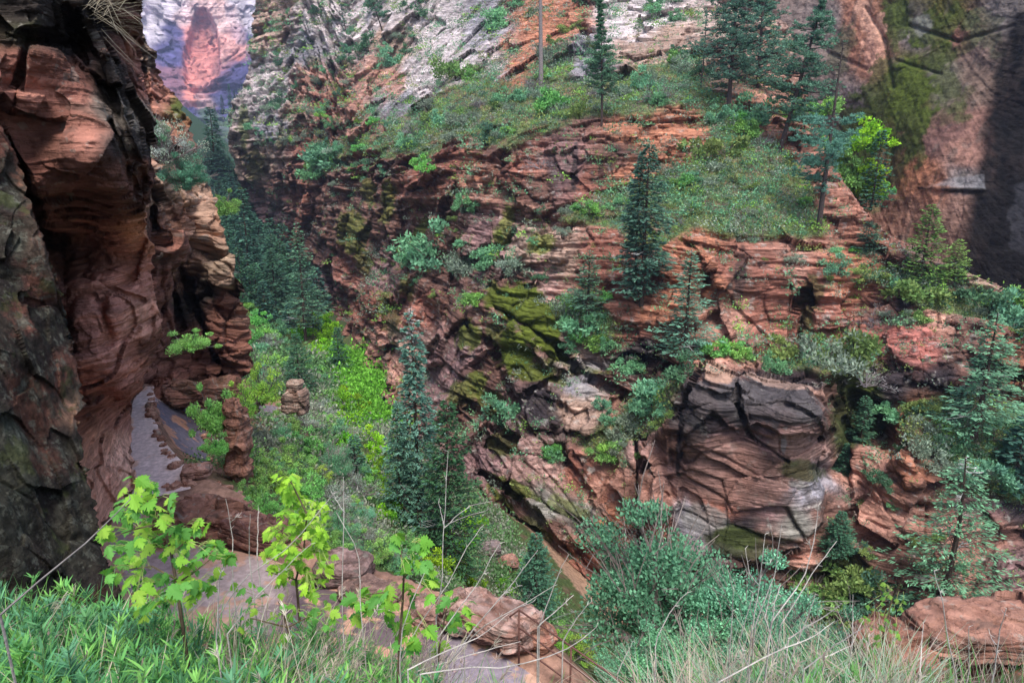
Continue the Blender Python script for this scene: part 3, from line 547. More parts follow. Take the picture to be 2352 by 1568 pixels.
L_COL = [(60,30,BK),(150,40,BK),(60,75,(.05,.05,.03)),(140,90,BK),(215,40,BK),(250,160,BK),(270,210,BK),(290,60,R3),(300,130,R2),(320,200,R1),(290,20,R3),(50,150,R1),(120,160,R1),(170,200,R1),(60,250,R2),(140,290,R1),(200,300,R2),(240,260,(.20,.15,.12)),(300,250,(.16,.14,.12)),(280,330,BK),(330,340,BK),(320,400,R3),(270,400,R3),(120,340,R3),(100,400,R1),(180,420,R1),(240,460,R1),(40,400,R1),(60,470,R3),(140,480,R1),
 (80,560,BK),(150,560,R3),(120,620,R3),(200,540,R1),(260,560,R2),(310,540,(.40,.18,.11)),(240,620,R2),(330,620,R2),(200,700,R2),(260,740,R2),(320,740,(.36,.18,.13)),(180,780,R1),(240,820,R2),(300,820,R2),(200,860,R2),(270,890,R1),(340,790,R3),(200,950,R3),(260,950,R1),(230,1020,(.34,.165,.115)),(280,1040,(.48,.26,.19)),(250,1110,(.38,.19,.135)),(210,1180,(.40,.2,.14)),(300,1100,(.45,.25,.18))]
def l_color(P, PX, PY, h):
    C = paint(PX, PY, L_COL, P, warp=24, scale=1.2, power=2.5)
    low = sstep(485, 520, PY)
    dip = P[..., 2] - .30 * P[..., 0] * low + .2 * fbm(P * F32(.5), 2, 4)
    C = C * (1.02 + .75 * low)[..., None]  # alcove wall painted lighter, in place of light that hardly reaches it
    C = C * (.85 + .3 * layers(dip / .22, .6, 9))[..., None]
    C = C * (1 + .45 * fbm(P * F32(2.2), 5, 12, gain=.62))[..., None]
    l = sstep(.14, .28, fbm(P * F32(1.8), 5, 14, gain=.65)); C = mixc(C, (.05, .04, .035), l * .5 * (1 - .7 * low))
    l = sstep(.22, .32, fbm(P * F32(3.5), 4, 15, gain=.65)); C = mixc(C, (.34, .32, .28), l * .35 * (1 - low))
    return C
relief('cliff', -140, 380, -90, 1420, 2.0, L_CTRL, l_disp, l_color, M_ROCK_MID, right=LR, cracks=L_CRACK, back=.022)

# ---- dark lichen covered rock close at the left
NR = [(180,-200),(280,-5),(330,28),(400,50),(450,62),(580,108),(680,140),(800,168),(880,182),(930,188),(960,168),(1000,172),(1060,182),(1120,198),(1180,214),(1280,232),(1330,262),(1380,288),(1420,300),(1500,310)]
N_CTRL = [(-100,300,6.6),(0,300,6.8),(50,420,6.9),(60,500,6.5),(0,600,6.0),(100,620,6.4),(130,700,6.5),(0,900,5.2),(120,850,6.0),(180,950,6.2),(100,1100,5.2),(200,1200,5.5),(0,1300,4.4),(280,1400,5.0),(100,1420,4.4),(-100,1000,4.8),(-100,1450,4.2)]
def n_disp(P, PX, PY):
    wq = np.stack([fbm(P * F32(.9), 3, 44), fbm(P * F32(.9), 3, 144), fbm(P * F32(.9), 3, 244)], -1)
    V, T, E = facet(P * np.array([.8, .8, .45], F32) + .25 * wq, 3); V2, T2_, E2 = facet(P * np.array([3, 3, 2], F32) + .25 * wq, 5)
    return .16 * V + .38 * T + .06 * V2 + .11 * T2_ + .25 * fbm(P * F32(.7), 3, 8) + .10 * fbm(P * np.array([3, 3, 1.5], F32), 5, 10) - .06 * np.exp(-(E / .04) ** 2)
N_COL = [(10,340,R1),(50,420,(.30,.15,.10)),(20,450,BK),(40,560,BK),(80,560,R2),(20,650,BK),(110,640,R1),(100,720,BK),(130,760,BK),(60,800,BK),(60,740,R1),(150,860,R1),(175,940,(.42,.24,.17)),(60,900,R3),(0,900,BK),(30,1000,(.08,.09,.07)),(80,960,R3),(100,1050,R3),(150,1000,BK),(120,1130,BK),(60,1100,(.07,.08,.06)),(0,1200,(.05,.055,.045)),(150,1250,(.05,.045,.035)),(200,1300,BK),(90,1300,BK),(250,1380,R3),(60,1400,(.06,.05,.035)),(160,1400,R3)]
def n_color(P, PX, PY, h):
    C = paint(PX, PY, N_COL, P, warp=40, scale=1.6, power=2.6) * F32(.5)
    C = C * (1 + .5 * fbm(P * F32(3), 5, 12, gain=.65))[..., None]
    l = sstep(-.10, .12, fbm(P * F32(2.2), 6, 14, gain=.75)); C = mixc(C, (.040, .038, .030), l * .8)
    C = C * (1 + .7 * fbm(P * F32(14), 4, 18, gain=.7))[..., None]
    l = sstep(.12, .24, fbm(P * F32(7), 5, 15, gain=.75)); C = mixc(C, (.13, .135, .11), l * .5)
    l = sstep(.20, .30, fbm(P * F32(2), 5, 16, gain=.65)); C = mixc(C, (.045, .055, .018), l * .55)
    return C
relief('rock_face', -160, 350, 160, 1560, 2.0, N_CTRL, n_disp, n_color, M_ROCK_NEAR, right=NR, back=.03)

# ---- layered buttress beyond the alcove
BR = [(-90,300),(0,306),(60,314),(100,337),(150,358),(200,380),(240,413),(300,440),(380,468),(430,484),(470,494),(520,510),(600,534),(680,553),(740,572),(850,576),(866,560),(900,548),(960,546)]
B_CTRL = [(250,-60,60),(306,0,62),(330,100,56),(370,240,52),(420,300,47),(330,300,40),(440,360,44),(400,430,37),(470,470,38),(400,500,35),(490,540,36.5),(400,600,35),(430,640,38),(500,640,36),(550,700,37),(540,800,36),(450,840,36.5),(370,850,33),(380,720,32.5),(500,870,37),(330,520,28),(350,800,31),(560,850,37.5),(420,900,34),(330,900,31)]
B_CR = [(385,560,430,650,8,2.2),(430,650,470,770,9,2.6),(470,770,520,865,7,2),(350,480,375,600,8,2.5),(375,600,420,750,8,2.5),(330,150,350,300,6,3),(385,230,400,285,5,1.5),(480,645,570,690,5,.8),(570,640,560,690,4,1),(500,865,560,862,10,3)]
def b_disp(P, PX, PY):
    s0 = P[..., 2] + .25 * P[..., 0] + .6 * fbm(P * F32(.2), 3, 3)
    a = 0
    for k, (H, A) in enumerate(((2.2, .8), (.8, .42), (.3, .18))):
        g = .35 + .9 * sstep(-.3, .3, fbm(P * F32(.4 / H), 2, 30 + k))
        a = a + A * g * (layers((s0 + H * .4 * fbm(P * F32(.5 / H), 2, 50 + k)) / H, .7, k + 12) - .5)
    wq = np.stack([fbm(P * F32(.3), 3, 44), fbm(P * F32(.3), 3, 144), fbm(P * F32(.3), 3, 244)], -1)
    V, T, E = facet(P * F32(.25) + .2 * wq, 13); V2, T2_, E2 = facet(P * F32(.8) * np.array([1, 1, 1.6], F32) + .2 * wq, 5)
    return a + 1.2 * V + 2.0 * T + .3 * V2 + .45 * T2_ - .3 * np.exp(-(E / .05) ** 2) + .5 * fbm(P * F32(.25), 3, 8)
B_COL = [(320,40,R3),(340,120,(.17,.12,.09)),(345,200,R2),(380,230,R2),(410,250,(.09,.11,.03)),(400,290,ORG),(370,300,R1),(430,330,BRN),(440,400,(.12,.08,.06)),(400,430,(.36,.24,.17)),(440,450,(.42,.26,.18)),(470,480,(.40,.25,.18)),(420,500,(.40,.2,.13)),(490,520,(.42,.24,.16)),(460,560,(.38,.22,.15)),(500,600,(.34,.24,.17)),(520,640,(.33,.22,.16)),(480,670,BK),(400,560,R2),(400,640,(.32,.17,.11)),(420,700,BK),(380,740,R1),(520,700,RED),(550,720,SAL),(520,760,RED),(550,810,RED),(530,840,R3),(500,800,R1),(440,830,R1),(400,850,R2),(350,850,R2),(460,880,R3),(565,660,BK),(350,650,R1),(340,560,R3)]
def b_color(P, PX, PY, h):
    C = paint(PX, PY, B_COL, P, warp=18, scale=.8, power=2.6)
    C = C * (.8 + .4 * layers((P[..., 2] + .25 * P[..., 0] + .5 * fbm(P * F32(.3), 3, 7)) / .35, .6, 5))[..., None] * (1 + .4 * fbm(P * F32(.9), 4, 6))[..., None]
    l = sstep(.2, .3, fbm(P * F32(1.3), 5, 17, gain=.65)); C = mixc(C, (.32, .31, .28), l * .5 * sstep(660, 600, PY))
    return C
relief('rock_buttress', 290, 620, -90, 960, 2.0, B_CTRL, b_disp, b_color, M_ROCK, right=BR, cracks=B_CR, back=.02)

# ------------------------------------------------------------------ the ground: one sheet from the bank at our feet over the terrace to the canyon floor
ZT = -10.9
def zpoly(pts, z): return [tuple(on_z(a, b, z)[:2]) for a, b in pts]
T1 = zpoly([(1420,1660),(1330,1570),(1290,1500),(1230,1440),(1080,1390),(920,1320),(730,1270),(620,1205),(560,1135),(495,1105),(445,1082),(402,1045),(374,1010),(354,960),(352,885),(300,868),(60,880),(-200,1250),(-200,1700)], ZT)
T2 = zpoly([(360,868),(455,868),(470,960),(480,1066),(430,1100),(380,1000)], -12.5)
T3 = zpoly([(560,915),(650,915),(665,1040),(590,1075),(560,1060)], -17.0)
def floor_z(x, y):
    z = np.interp(y, [0, 45, 60, 100, 160, 260, 420, 700], [-38.5, -38.5, -37.6, -36, -34.2, -28, -22, -10])
    ax = np.interp(y, [0, 50, 70, 104, 165, 250, 400], [12, 6, -7, -21, -44, -93, -165])    # creek
    return z + .75 * np.maximum(ax - 14 - x, 0) * sstep(60, 130, y) + .35 * np.maximum(np.abs(x - ax) - 3, 0) ** .8
def height(x, y):
    x = np.asarray(x, float); y = np.asarray(y, float)
    px = 1176 + x / np.maximum(y * 1.18, .3) * FPX
    ratio = np.interp(px, [-200, 300, 700, 1000, 1200, 1500, 1900, 2100, 2500], [.79, .80, .85, .92, .95, .92, .86, .85, .84])
    z1 = -1.55; zb = -ratio * 3.5
    bank = np.where(y < 3.5, z1 + (zb - z1) * np.clip((y - 1) / 2.5, -1, 1), zb - 1.45 * (y - 3.5))
    bank = np.maximum(bank, np.where(x > 2.5, -6.8 - .9 * np.abs(y - 7.5) - .1 * x, -99))
    fl = floor_z(x, y)
    d1 = polydist(x, y, T1); d1p = np.maximum(d1, 0)
    k = np.interp(x, [-9, -3, 1, 6], [.46, .75, .95, 1.2]); drop = 1.0 * (1 - np.exp(-d1p)) * np.interp(x, [-3, 3], [1, .3]) + k * d1p
    drop = drop + np.maximum(d1p - 23, 0) * 1.6
    t1 = ZT - drop
    t2 = -12.5 - .9 * np.maximum(polydist(x, y, T2), 0) - (np.maximum(polydist(x, y, T2) - .2, 0)) * 1.0
    t3 = -17.0 - .8 * np.maximum(polydist(x, y, T3), 0)
    # the hill under the left cliff
    z = np.maximum.reduce([bank, t1, t2, t3, fl])
    n = np.stack([x, y, x * 0], -1)
    rough = np.where(d1 < .3, .05, .35) * fbm(n * .5, 4, 90) + np.where(d1 < .3, .02, .12) * fbm(n * 2.5, 4, 91)
    return z + rough * sstep(0, 2, d1) + .03 * fbm(n * 1.5, 3, 92)
def g_at(px, py, y0=2.0, y1=320.0):
    """where the line of sight meets the ground"""
    Y = np.geomspace(y0, y1, 900); P = at(px, py, Y); hz = height(P[:, 0], P[:, 1])
    b = np.nonzero(P[:, 2] < hz)[0]
    return P[b[0]] if len(b) else P[-1]
def near(px, Y):
    """a point of the ground at distance Y, in the direction of px"""
    P = at(px, 1400, Y); x = P[0]; return np.array([x, Y, float(height(np.array([x]), np.array([Y]))[0])])
def ground_sheet():
    ys = np.geomspace(.5, 520, 620); ts = np.linspace(-1.25, 1.25, 560)
    X = ys[:, None] * ts[None]; Y = np.repeat(ys[:, None], len(ts), 1); Z = height(X, Y)
    P = np.stack([X, Y, Z], -1).astype(F32)
    d1 = polydist(X, Y, T1); d2 = polydist(X, Y, T2); d3 = polydist(X, Y, T3); d = np.minimum(np.minimum(d1, d2), d3)
    C = ramp_noise(P, (.31, .18, .13), (.19, .11, .085), .5, 93)
    green = ramp_noise(P, (.06, .085, .03), (.10, .075, .045), .8, 94, 0, .3)
    m = sstep(.3, 2.5, d + fbm(P * F32(.6), 3, 95) * 2)
    C = C * (1 - m[..., None]) + green * m[..., None]
    creek = np.abs(X - np.interp(Y, [0, 50, 70, 104, 165, 250, 400], [12, 6, -7, -21, -44, -93, -165]))
    C = mixc(C, (.30, .19, .13), sstep(1.5, -.5, creek - np.interp(Y, [0, 56, 66, 90], [10, 9, 5, 4]) + fbm(P * F32(.2), 3, 96) * 3) * sstep(110, 75, Y) * (Z < -34))
    C = C * (1 + .3 * fbm(P * F32(4), 3, 97))[..., None]; C = mixc(C, (.03, .055, .03), sstep(120, 190, Y))
    me = mesh_from('ground', P.reshape(-1, 3), grid_faces(*X.shape), M_SOIL, C.reshape(-1, 3), True)
    link('ground', me, kind='structure')
ground_sheet()
def strip(name, A, B, z, lift, color, n=160, m=40, mat=M_PATH):
    A = np.array([on_z(a, b, z) for a, b in A]); B = np.array([on_z(a, b, z) for a, b in B])
    t = np.linspace(0, len(A) - 1, n); i = np.arange(len(A))
    a = np.stack([np.interp(t, i, A[:, k]) for k in range(3)], -1); b = np.stack([np.interp(t, i, B[:, k]) for k in range(3)], -1)
    ker = np.ones(13) / 13
    for q in (a, b):
        for k in range(3): q[:, k] = np.convolve(np.pad(q[:, k], 6, mode='edge'), ker, 'valid')
    s = np.linspace(0, 1, m)[None, :, None]
    P = a[:, None] * (1 - s) + b[:, None] * s
    w = .12 * fbm(P * F32(1.2), 3, 33); P[..., 0] += w * ((s[..., 0] < .02) | (s[..., 0] > .98))
    P[..., 2] = height(P[..., 0], P[..., 1]) + lift
    C = color(P.astype(F32), s[..., 0] + 0 * P[..., 0])
    me = mesh_from(name, P.reshape(-1, 3), grid_faces(n, m), mat, C.reshape(-1, 3), True)
    return link(name, me, kind='structure')
def asphalt(P, s, base, dirt, amt, lo=0.0):
    n = fbm(P * F32(1.1), 5, 41, gain=.65); edge = np.maximum(1 - s / .18, 1 - (1 - s) / .22).clip(0, 1)
    C = np.ones(P.shape, F32) * np.array(base, F32); C = C * (1 + .35 * fbm(P * F32(8), 3, 42))[..., None]
    return mixc(C, dirt, sstep(lo, lo + .1, n + edge * .35 + amt))
def near_path(P, s):
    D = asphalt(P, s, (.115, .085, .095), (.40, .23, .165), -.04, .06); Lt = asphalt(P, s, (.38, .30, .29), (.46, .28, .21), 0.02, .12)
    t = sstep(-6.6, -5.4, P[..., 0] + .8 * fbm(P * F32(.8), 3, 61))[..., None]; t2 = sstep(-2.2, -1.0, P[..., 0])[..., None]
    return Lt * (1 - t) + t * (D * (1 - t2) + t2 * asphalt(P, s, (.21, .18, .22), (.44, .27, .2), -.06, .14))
strip('footpath', [(392,886),(352,920),(354,960),(374,1010),(410,1050),(440,1090),(440,1125)], [(338,886),(305,920),(301,960),(300,1010),(302,1060),(308,1100),(300,1160)], ZT, .03,
      lambda P, s: asphalt(P, s, (.60, .48, .46), (.62, .41, .32), -.1, .22))
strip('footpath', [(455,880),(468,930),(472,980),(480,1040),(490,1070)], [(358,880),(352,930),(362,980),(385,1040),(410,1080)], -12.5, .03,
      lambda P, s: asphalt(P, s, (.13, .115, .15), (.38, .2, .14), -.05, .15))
strip('footpath', [(640,930),(632,965),(645,1000),(640,1040)], [(588,930),(580,965),(590,1000),(590,1040)], -17.0, .03,
      lambda P, s: asphalt(P, s, (.19, .16, .18), (.38, .2, .14), -.1, .2))
strip('footpath', [(1320,1680),(1250,1575),(1150,1500),(1080,1460),(900,1380),(700,1310),(560,1270),(440,1250),(345,1200),(322,1140)], [(980,1800),(960,1700),(900,1610),(850,1570),(700,1500),(500,1460),(350,1420),(262,1380),(230,1280),(262,1180)], ZT, .03,
      lambda P, s: near_path(P, s), n=300, m=80)
# ------------------------------------------------------------------ plant kit: every mesh is in metres, foot at the origin
def rnd_dirs(rs, n):
    d = rs.normal(size=(n, 3)); return d / np.linalg.norm(d, axis=1)[:, None]
def fir_meshes(name, seed, H=10., R=1.7, nb=150, start=.04, droop=.30, up=.12, leaf=.26, width=.075, power=.8, dead=0.0, c_in=(.02,.05,.035), c_out=(.07,.16,.115), gap=.35, per=26, bark=(.07,.05,.04), lod=1.0):
    rs = np.random.RandomState(seed); T = Acc(); C = Acc()
    bend = rs.normal(size=2) * .012 * H
    zs = np.linspace(0, H * .985, 14); tx = bend[0] * np.sin(zs / H * 3.1); ty = bend[1] * np.sin(zs / H * 2.6)
    tube(T, np.stack([tx, ty, zs], -1), np.linspace(H * .014, H * .0015, 14), 7, bark)
    az = rs.rand() * 6
    lob = rs.rand(9) * 6.28
    for k in range(nb):
        t = start + (1 - start) * ((k + rs.rand()) / nb) ** 1.0
        if t > .985: continue
        az += 2.39996 + rs.normal() * .3
        bulge = 1 + gap * math.sin(t * 23 + lob[int(t * 8.9)]) * .6 + gap * math.sin(az * 2 + lob[0]) * .4
        if rs.rand() < .10: continue
        L = R * ((1 - t) ** power * .97 + .03) * (.42 + .72 * rs.rand() ** .8) * bulge
        if t < start + .08: L *= .55 + .4 * rs.rand()
        d = np.array([math.cos(az), math.sin(az), 0]); s = np.linspace(0, 1, 5)
        base = np.array([np.interp(t * H, zs, tx), np.interp(t * H, zs, ty), t * H])
        def bp(s):
            s = np.asarray(s)[:, None]
            return base + d * (L * s) + np.array([0, 0, 1.]) * (L * (up * s - droop * s ** 2 + .12 * s ** 4))
        isdead = (t > 1 - dead) or rs.rand() < .03 + dead * .15
        if lod > .5 or isdead: tube(T, bp(s), np.linspace(.010, .003, 5) * L + .008, 3, (.38, .38, .37) if isdead else bark, cap=False)
        if isdead:
            for q in range(4):
                s0 = .3 + .6 * rs.rand(); p0 = bp([s0])[0]; sd = np.cross(d, [0, 0, 1]) * rs.choice([-1, 1]); dd = (d * .7 + sd * .7 + np.array([0, 0, .25]))
                tube(T, [p0, p0 + dd * L * .18, p0 + dd * L * .3], [.018, .012, .007], 3, (.40, .41, .40), cap=False)
            if rs.rand() < .6: continue
        m = int(per * lod * (.35 + .65 * min(1, L / R + .2)))
        s = np.sqrt(rs.rand(m)) * .92 + .08; side = rs.choice([-1, 1], m)
        sd = np.cross([0, 0, 1], d)
        tw = (.34 * L * (1.05 - s * .75) + .10) * rs.rand(m) ** .6
        P = bp(s) + sd * (side * tw)[:, None] + d * (tw * .45)[:, None]; P[:, 2] -= tw * .22 + rs.rand(m) * .05
        D = sd * (side * .75)[:, None] + d * (.75 + .3 * rs.rand(m))[:, None] + np.array([0, 0, 1.]) * (-.18 + .3 * rs.normal(size=m))[:, None]
        Nn = np.array([0, 0, 1.]) + rs.normal(size=(m, 3)) * .35
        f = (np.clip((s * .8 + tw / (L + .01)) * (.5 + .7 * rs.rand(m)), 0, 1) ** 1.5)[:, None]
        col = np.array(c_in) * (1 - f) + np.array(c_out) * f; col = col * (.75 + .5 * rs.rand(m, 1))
        leaves(C, P, D, Nn, leaf * (.7 + .7 * rs.rand(m)) * (.6 + .4 * L / R), width * (.8 + .6 * rs.rand(m)) * 1.5, col)
    return T.mesh(name + '_trunk', M_BARK), C.mesh(name + '_crown', M_LEAF)
def pine_meshes(name, seed, H=25., R=3.2, nb=60, start=.4, tufts=14, needles=13, c=(.055,.115,.085), bark=(.06,.045,.042), lean=0., needle=.42, width=.10, bare=0.0, rad=.014):
    rs = np.random.RandomState(seed); T = Acc(); C = Acc()
    zs = np.linspace(0, H, 16); b = rs.normal(size=2) * .01 * H
    tx = b[0] * np.sin(zs / H * 4) + lean * H * (zs / H) ** 1.2; ty = b[1] * np.sin(zs / H * 3)
    tube(T, np.stack([tx, ty, zs], -1), np.linspace(H * rad, H * .002, 16), 8, bark)
    az = rs.rand() * 6
    for k in range(nb):
        t = start + (1 - start) * (k + rs.rand()) / nb; t = min(t, .99); az += 2.4 + rs.normal() * .5
        u = (t - start) / (1 - start)
        L = R * (math.sin(min(1, u * 1.15 + .28) * PI) ** .6 * .75 + .2) * (.45 + .75 * rs.rand())
        d = np.array([math.cos(az), math.sin(az), 0]); base = np.array([np.interp(t * H, zs, tx), np.interp(t * H, zs, ty), t * H])
        a, c2 = rs.normal() * .12 - .05, .22 + rs.rand() * .25; sd = np.cross([0, 0, 1], d); wv = rs.normal() * .15
        def bp(s):
            s = np.asarray(s)[:, None]; return base + d * L * s + sd * (wv * L * np.sin(s * 3)) + np.array([0, 0, 1.]) * L * (a * s + c2 * (s ** 2 - s * .5))
        tube(T, bp(np.linspace(0, 1, 6)), np.linspace(.026, .006, 6) * L * .7 + .012, 4, bark, cap=False)
        if rs.rand() < bare: continue
        n = int(tufts * (.5 + .5 * L / R)); s = .35 + .65 * rs.rand(n); P = bp(s); off = rs.normal(size=(n, 3)) * np.array([.16, .16, .08]) * L * .9; P = P + off
        for q in range(0, n, 3):
            tube(T, [bp([s[q] * .9])[0], P[q]], [.02, .01], 3, bark, cap=False)
        PP = np.repeat(P, needles, 0); D = rnd_dirs(rs, n * needles); D[:, 2] = np.abs(D[:, 2]) * .9 + .1 * D[:, 2]; 
        col = np.array(c) * (.45 + .95 * rs.rand(n * needles, 1)) * np.repeat(.75 + .5 * rs.rand(n, 1), needles, 0)
        leaves(C, PP + D * .05, D, rnd_dirs(rs, n * needles), needle * (.7 + .5 * rs.rand(n * needles)), width, col)
    return T.mesh(name + '_trunk', M_BARK), C.mesh(name + '_crown', M_LEAF)
def bush_arrays(seed, n=1200, clumps=16, leaf=.11, wid=.06, c=(.09,.18,.11), c2=None, hgt=1.1, stems=9, stemc=(.12,.10,.09), twig=0, clump_r=.24, open_=0.0, upbias=.3):
    """unit bush: radius about 1"""
    rs = np.random.RandomState(seed); T = Acc(); C = Acc(); c2 = c2 or c
    K = rnd_dirs(rs, clumps); K[:, 2] = np.abs(K[:, 2]); r = .45 + .5 * rs.rand(clumps); K = K * r[:, None] * np.array([1, 1, hgt]); K[:, 2] += .12
    K *= (1 + .25 * rs.normal(size=(clumps, 1)))
    K[:, 2] = np.abs(K[:, 2])
    for i in range(min(stems, clumps)):
        e = K[i]; m = e * .5 + np.array([0, 0, .12]) + rs.normal(size=3) * .08
        tube(T, [rs.normal(size=3) * [.06, .06, 0], m, e, e * 1.12 + rs.normal(size=3) * .05], [.028, .02, .012, .005], 3, stemc, cap=False)
        for q in range(twig):
            p0 = m + (e - m) * rs.rand(); dd = rnd_dirs(rs, 1)[0] * .3 + e / (np.linalg.norm(e) + .1) * .35; dd[2] = abs(dd[2])
            tube(T, [p0, p0 + dd * .6, p0 + dd * 1.1 + rs.normal(size=3) * .05], [.008, .006, .003], 3, stemc, cap=False)
    k = rs.randint(clumps, size=n); kr = (.6 + .8 * rs.rand(clumps)) * clump_r
    P = K[k] + rnd_dirs(rs, n) * (rs.rand(n, 1) ** .4) * kr[k][:, None] * np.array([1.15, 1.15, .8]); P[:, 2] = np.abs(P[:, 2])
    D = rnd_dirs(rs, n); D[:, 2] += upbias; D += P * .5
    cm = rs.rand(clumps)[k][:, None]; col = (np.array(c) * (1 - cm) + np.array(c2) * cm) * (.6 + .8 * rs.rand(n, 1))
    leaves(C, P, D, rnd_dirs(rs, n), leaf * (.6 + .8 * rs.rand(n)), wid * (.7 + .6 * rs.rand(n)), col)
    return T, C
def bush_mesh(name, **k):
    T, C = bush_arrays(**k); A = Acc()
    for S in (T, C):
        for v, f, c in zip(S.V, S.F, S.C): A.V.append(v); A.F.append(f + A.n); A.C.append(c)
        A.n += S.n
    return A.mesh(name, M_LEAF)
def bush_two(name, **k):
    T, C = bush_arrays(**k); return T.mesh(name + '_stems', M_BARK), C.mesh(name + '_foliage', M_LEAF)
def rock_mesh(name, size, seed, mat, c1, c2, lay=.06, H=.18, n=70, box=3.2, tilt=.1, fac=.12, flat=.0):
    """a boulder: rounded block with facets and bedding"""
    rs = np.random.RandomState(seed)
    u = np.linspace(0, 2 * PI, 2 * n + 1)[:-1]; v = np.linspace(0.0, PI, n)
    U, Vv = np.meshgrid(u, v); d = np.stack([np.cos(U) * np.sin(Vv), np.sin(U) * np.sin(Vv), np.cos(Vv)], -1)
    r = 1 / (np.abs(d) ** box).sum(-1) ** (1 / box); S = np.array(size) / 2.
    P = d * r[..., None] * S; q = P + seed * 3.1
    m = float(min(size))
    wq = np.stack([fbm(q / m * .8, 2, 1), fbm(q / m * .8, 2, 2), fbm(q / m * .8, 2, 3)], -1)
    V0, T0, E0 = facet(q / m * .9 + .5 * wq, seed % 7); V1, T1_, E1 = facet(q / m * 2.5 + .5 * wq, seed % 5)
    L = layers((P[..., 2] + tilt * P[..., 0] + .4 * H * fbm(q * 1.5, 2, 6)) / H, .65, seed)
    h = fac * m * (1.0 * V0 + 1.7 * T0 + .4 * T1_ + .25 * V1) + lay * (L - .5) * np.sqrt(np.clip(1 - d[..., 2] ** 2 * 1.0, 0, 1)) + .05 * m * fbm(q / m * 3, 4, 5)
    nn = d / (S / S.max()); nn /= np.linalg.norm(nn, axis=-1)[..., None]
    P = P + nn * h[..., None] * np.clip(1 - np.abs(d[..., 2:3]) * flat, .2, 1)
    P[..., 2] += S[2]
    t = sstep(-.2, .25, fbm(q * 2.2 / max(.5, m), 4, 9))[..., None]
    C = np.array(c1) * (1 - t) + np.array(c2) * t; C = C * (.8 + .4 * L)[..., None] * (1 + .5 * fbm(q * 5, 5, 11, gain=.7))[..., None]; C = mixc(C, (.30, .29, .26), sstep(.18, .3, fbm(q * 4, 5, 13, gain=.7)) * .5); C = mixc(C, (.06, .05, .045), sstep(.14, .3, fbm(q * 2.2, 5, 14, gain=.65)) * .55)
    V = P.reshape(-1, 3); nr, nc = U.shape; i = np.arange((nr - 1) * nc).reshape(nr - 1, nc); j = np.roll(i, -1, 1)
    Fq = np.stack([i.ravel(), (i + nc).ravel(), (j + nc).ravel(), j.ravel()], 1)
    return mesh_from(name, V, Fq, mat, C.reshape(-1, 3), True)
MAPLE = np.array([(0,0),(-.08,.13),(.04,.20),(.00,.34),(.13,.31),(.20,.50),(.29,.38),(.42,.58),(.43,.40),(.52,.42),(.46,.20),(.58,.22),(.64,.34),(.70,.20),(.80,.22),(.84,.10),(1.06,0)])
def maple_leaves(acc, P, D, Nn, L, col):
    """lobed toothed leaves, folded along the midrib and drooping at the tip"""
    h = MAPLE; out = np.concatenate([h, (h[1:-1] * [1, -1])[::-1]]); k = len(out)
    D = D / np.linalg.norm(D, axis=1)[:, None]; S = np.cross(D, Nn); S /= np.linalg.norm(S, axis=1)[:, None]; U = np.cross(S, D)
    pts = np.concatenate([[[.34, 0]], out]); x, y = pts[:, 0], pts[:, 1]; z = -.55 * np.abs(y) ** 1.3 - .30 * x * x
    n = len(P); L = np.broadcast_to(L, (n,))
    V = P[:, None] + L[:, None, None] * (D[:, None] * x[None, :, None] + S[:, None] * y[None, :, None] + U[:, None] * z[None, :, None])
    f = np.array([(0, 1 + i, 1 + (i + 1) % k, 1 + (i + 1) % k) for i in range(k)])
    Fq = (np.arange(n)[:, None, None] * (k + 1) + f[None]).reshape(-1, 4)
    acc.add(V.reshape(-1, 3), Fq, np.repeat(np.broadcast_to(col, (n, 3)), k + 1, axis=0))
def two_part(name, meshes, label, cat, loc, rz=0, group=None, scale=1.0, tilt=(0, 0), names=('trunk', 'crown')):
    o = thing(name, label, cat, loc, rz, group, scale, tilt)
    for nm, me in zip(names, meshes): link(nm, me, o)
    return o
RS = np.random.RandomState(11)
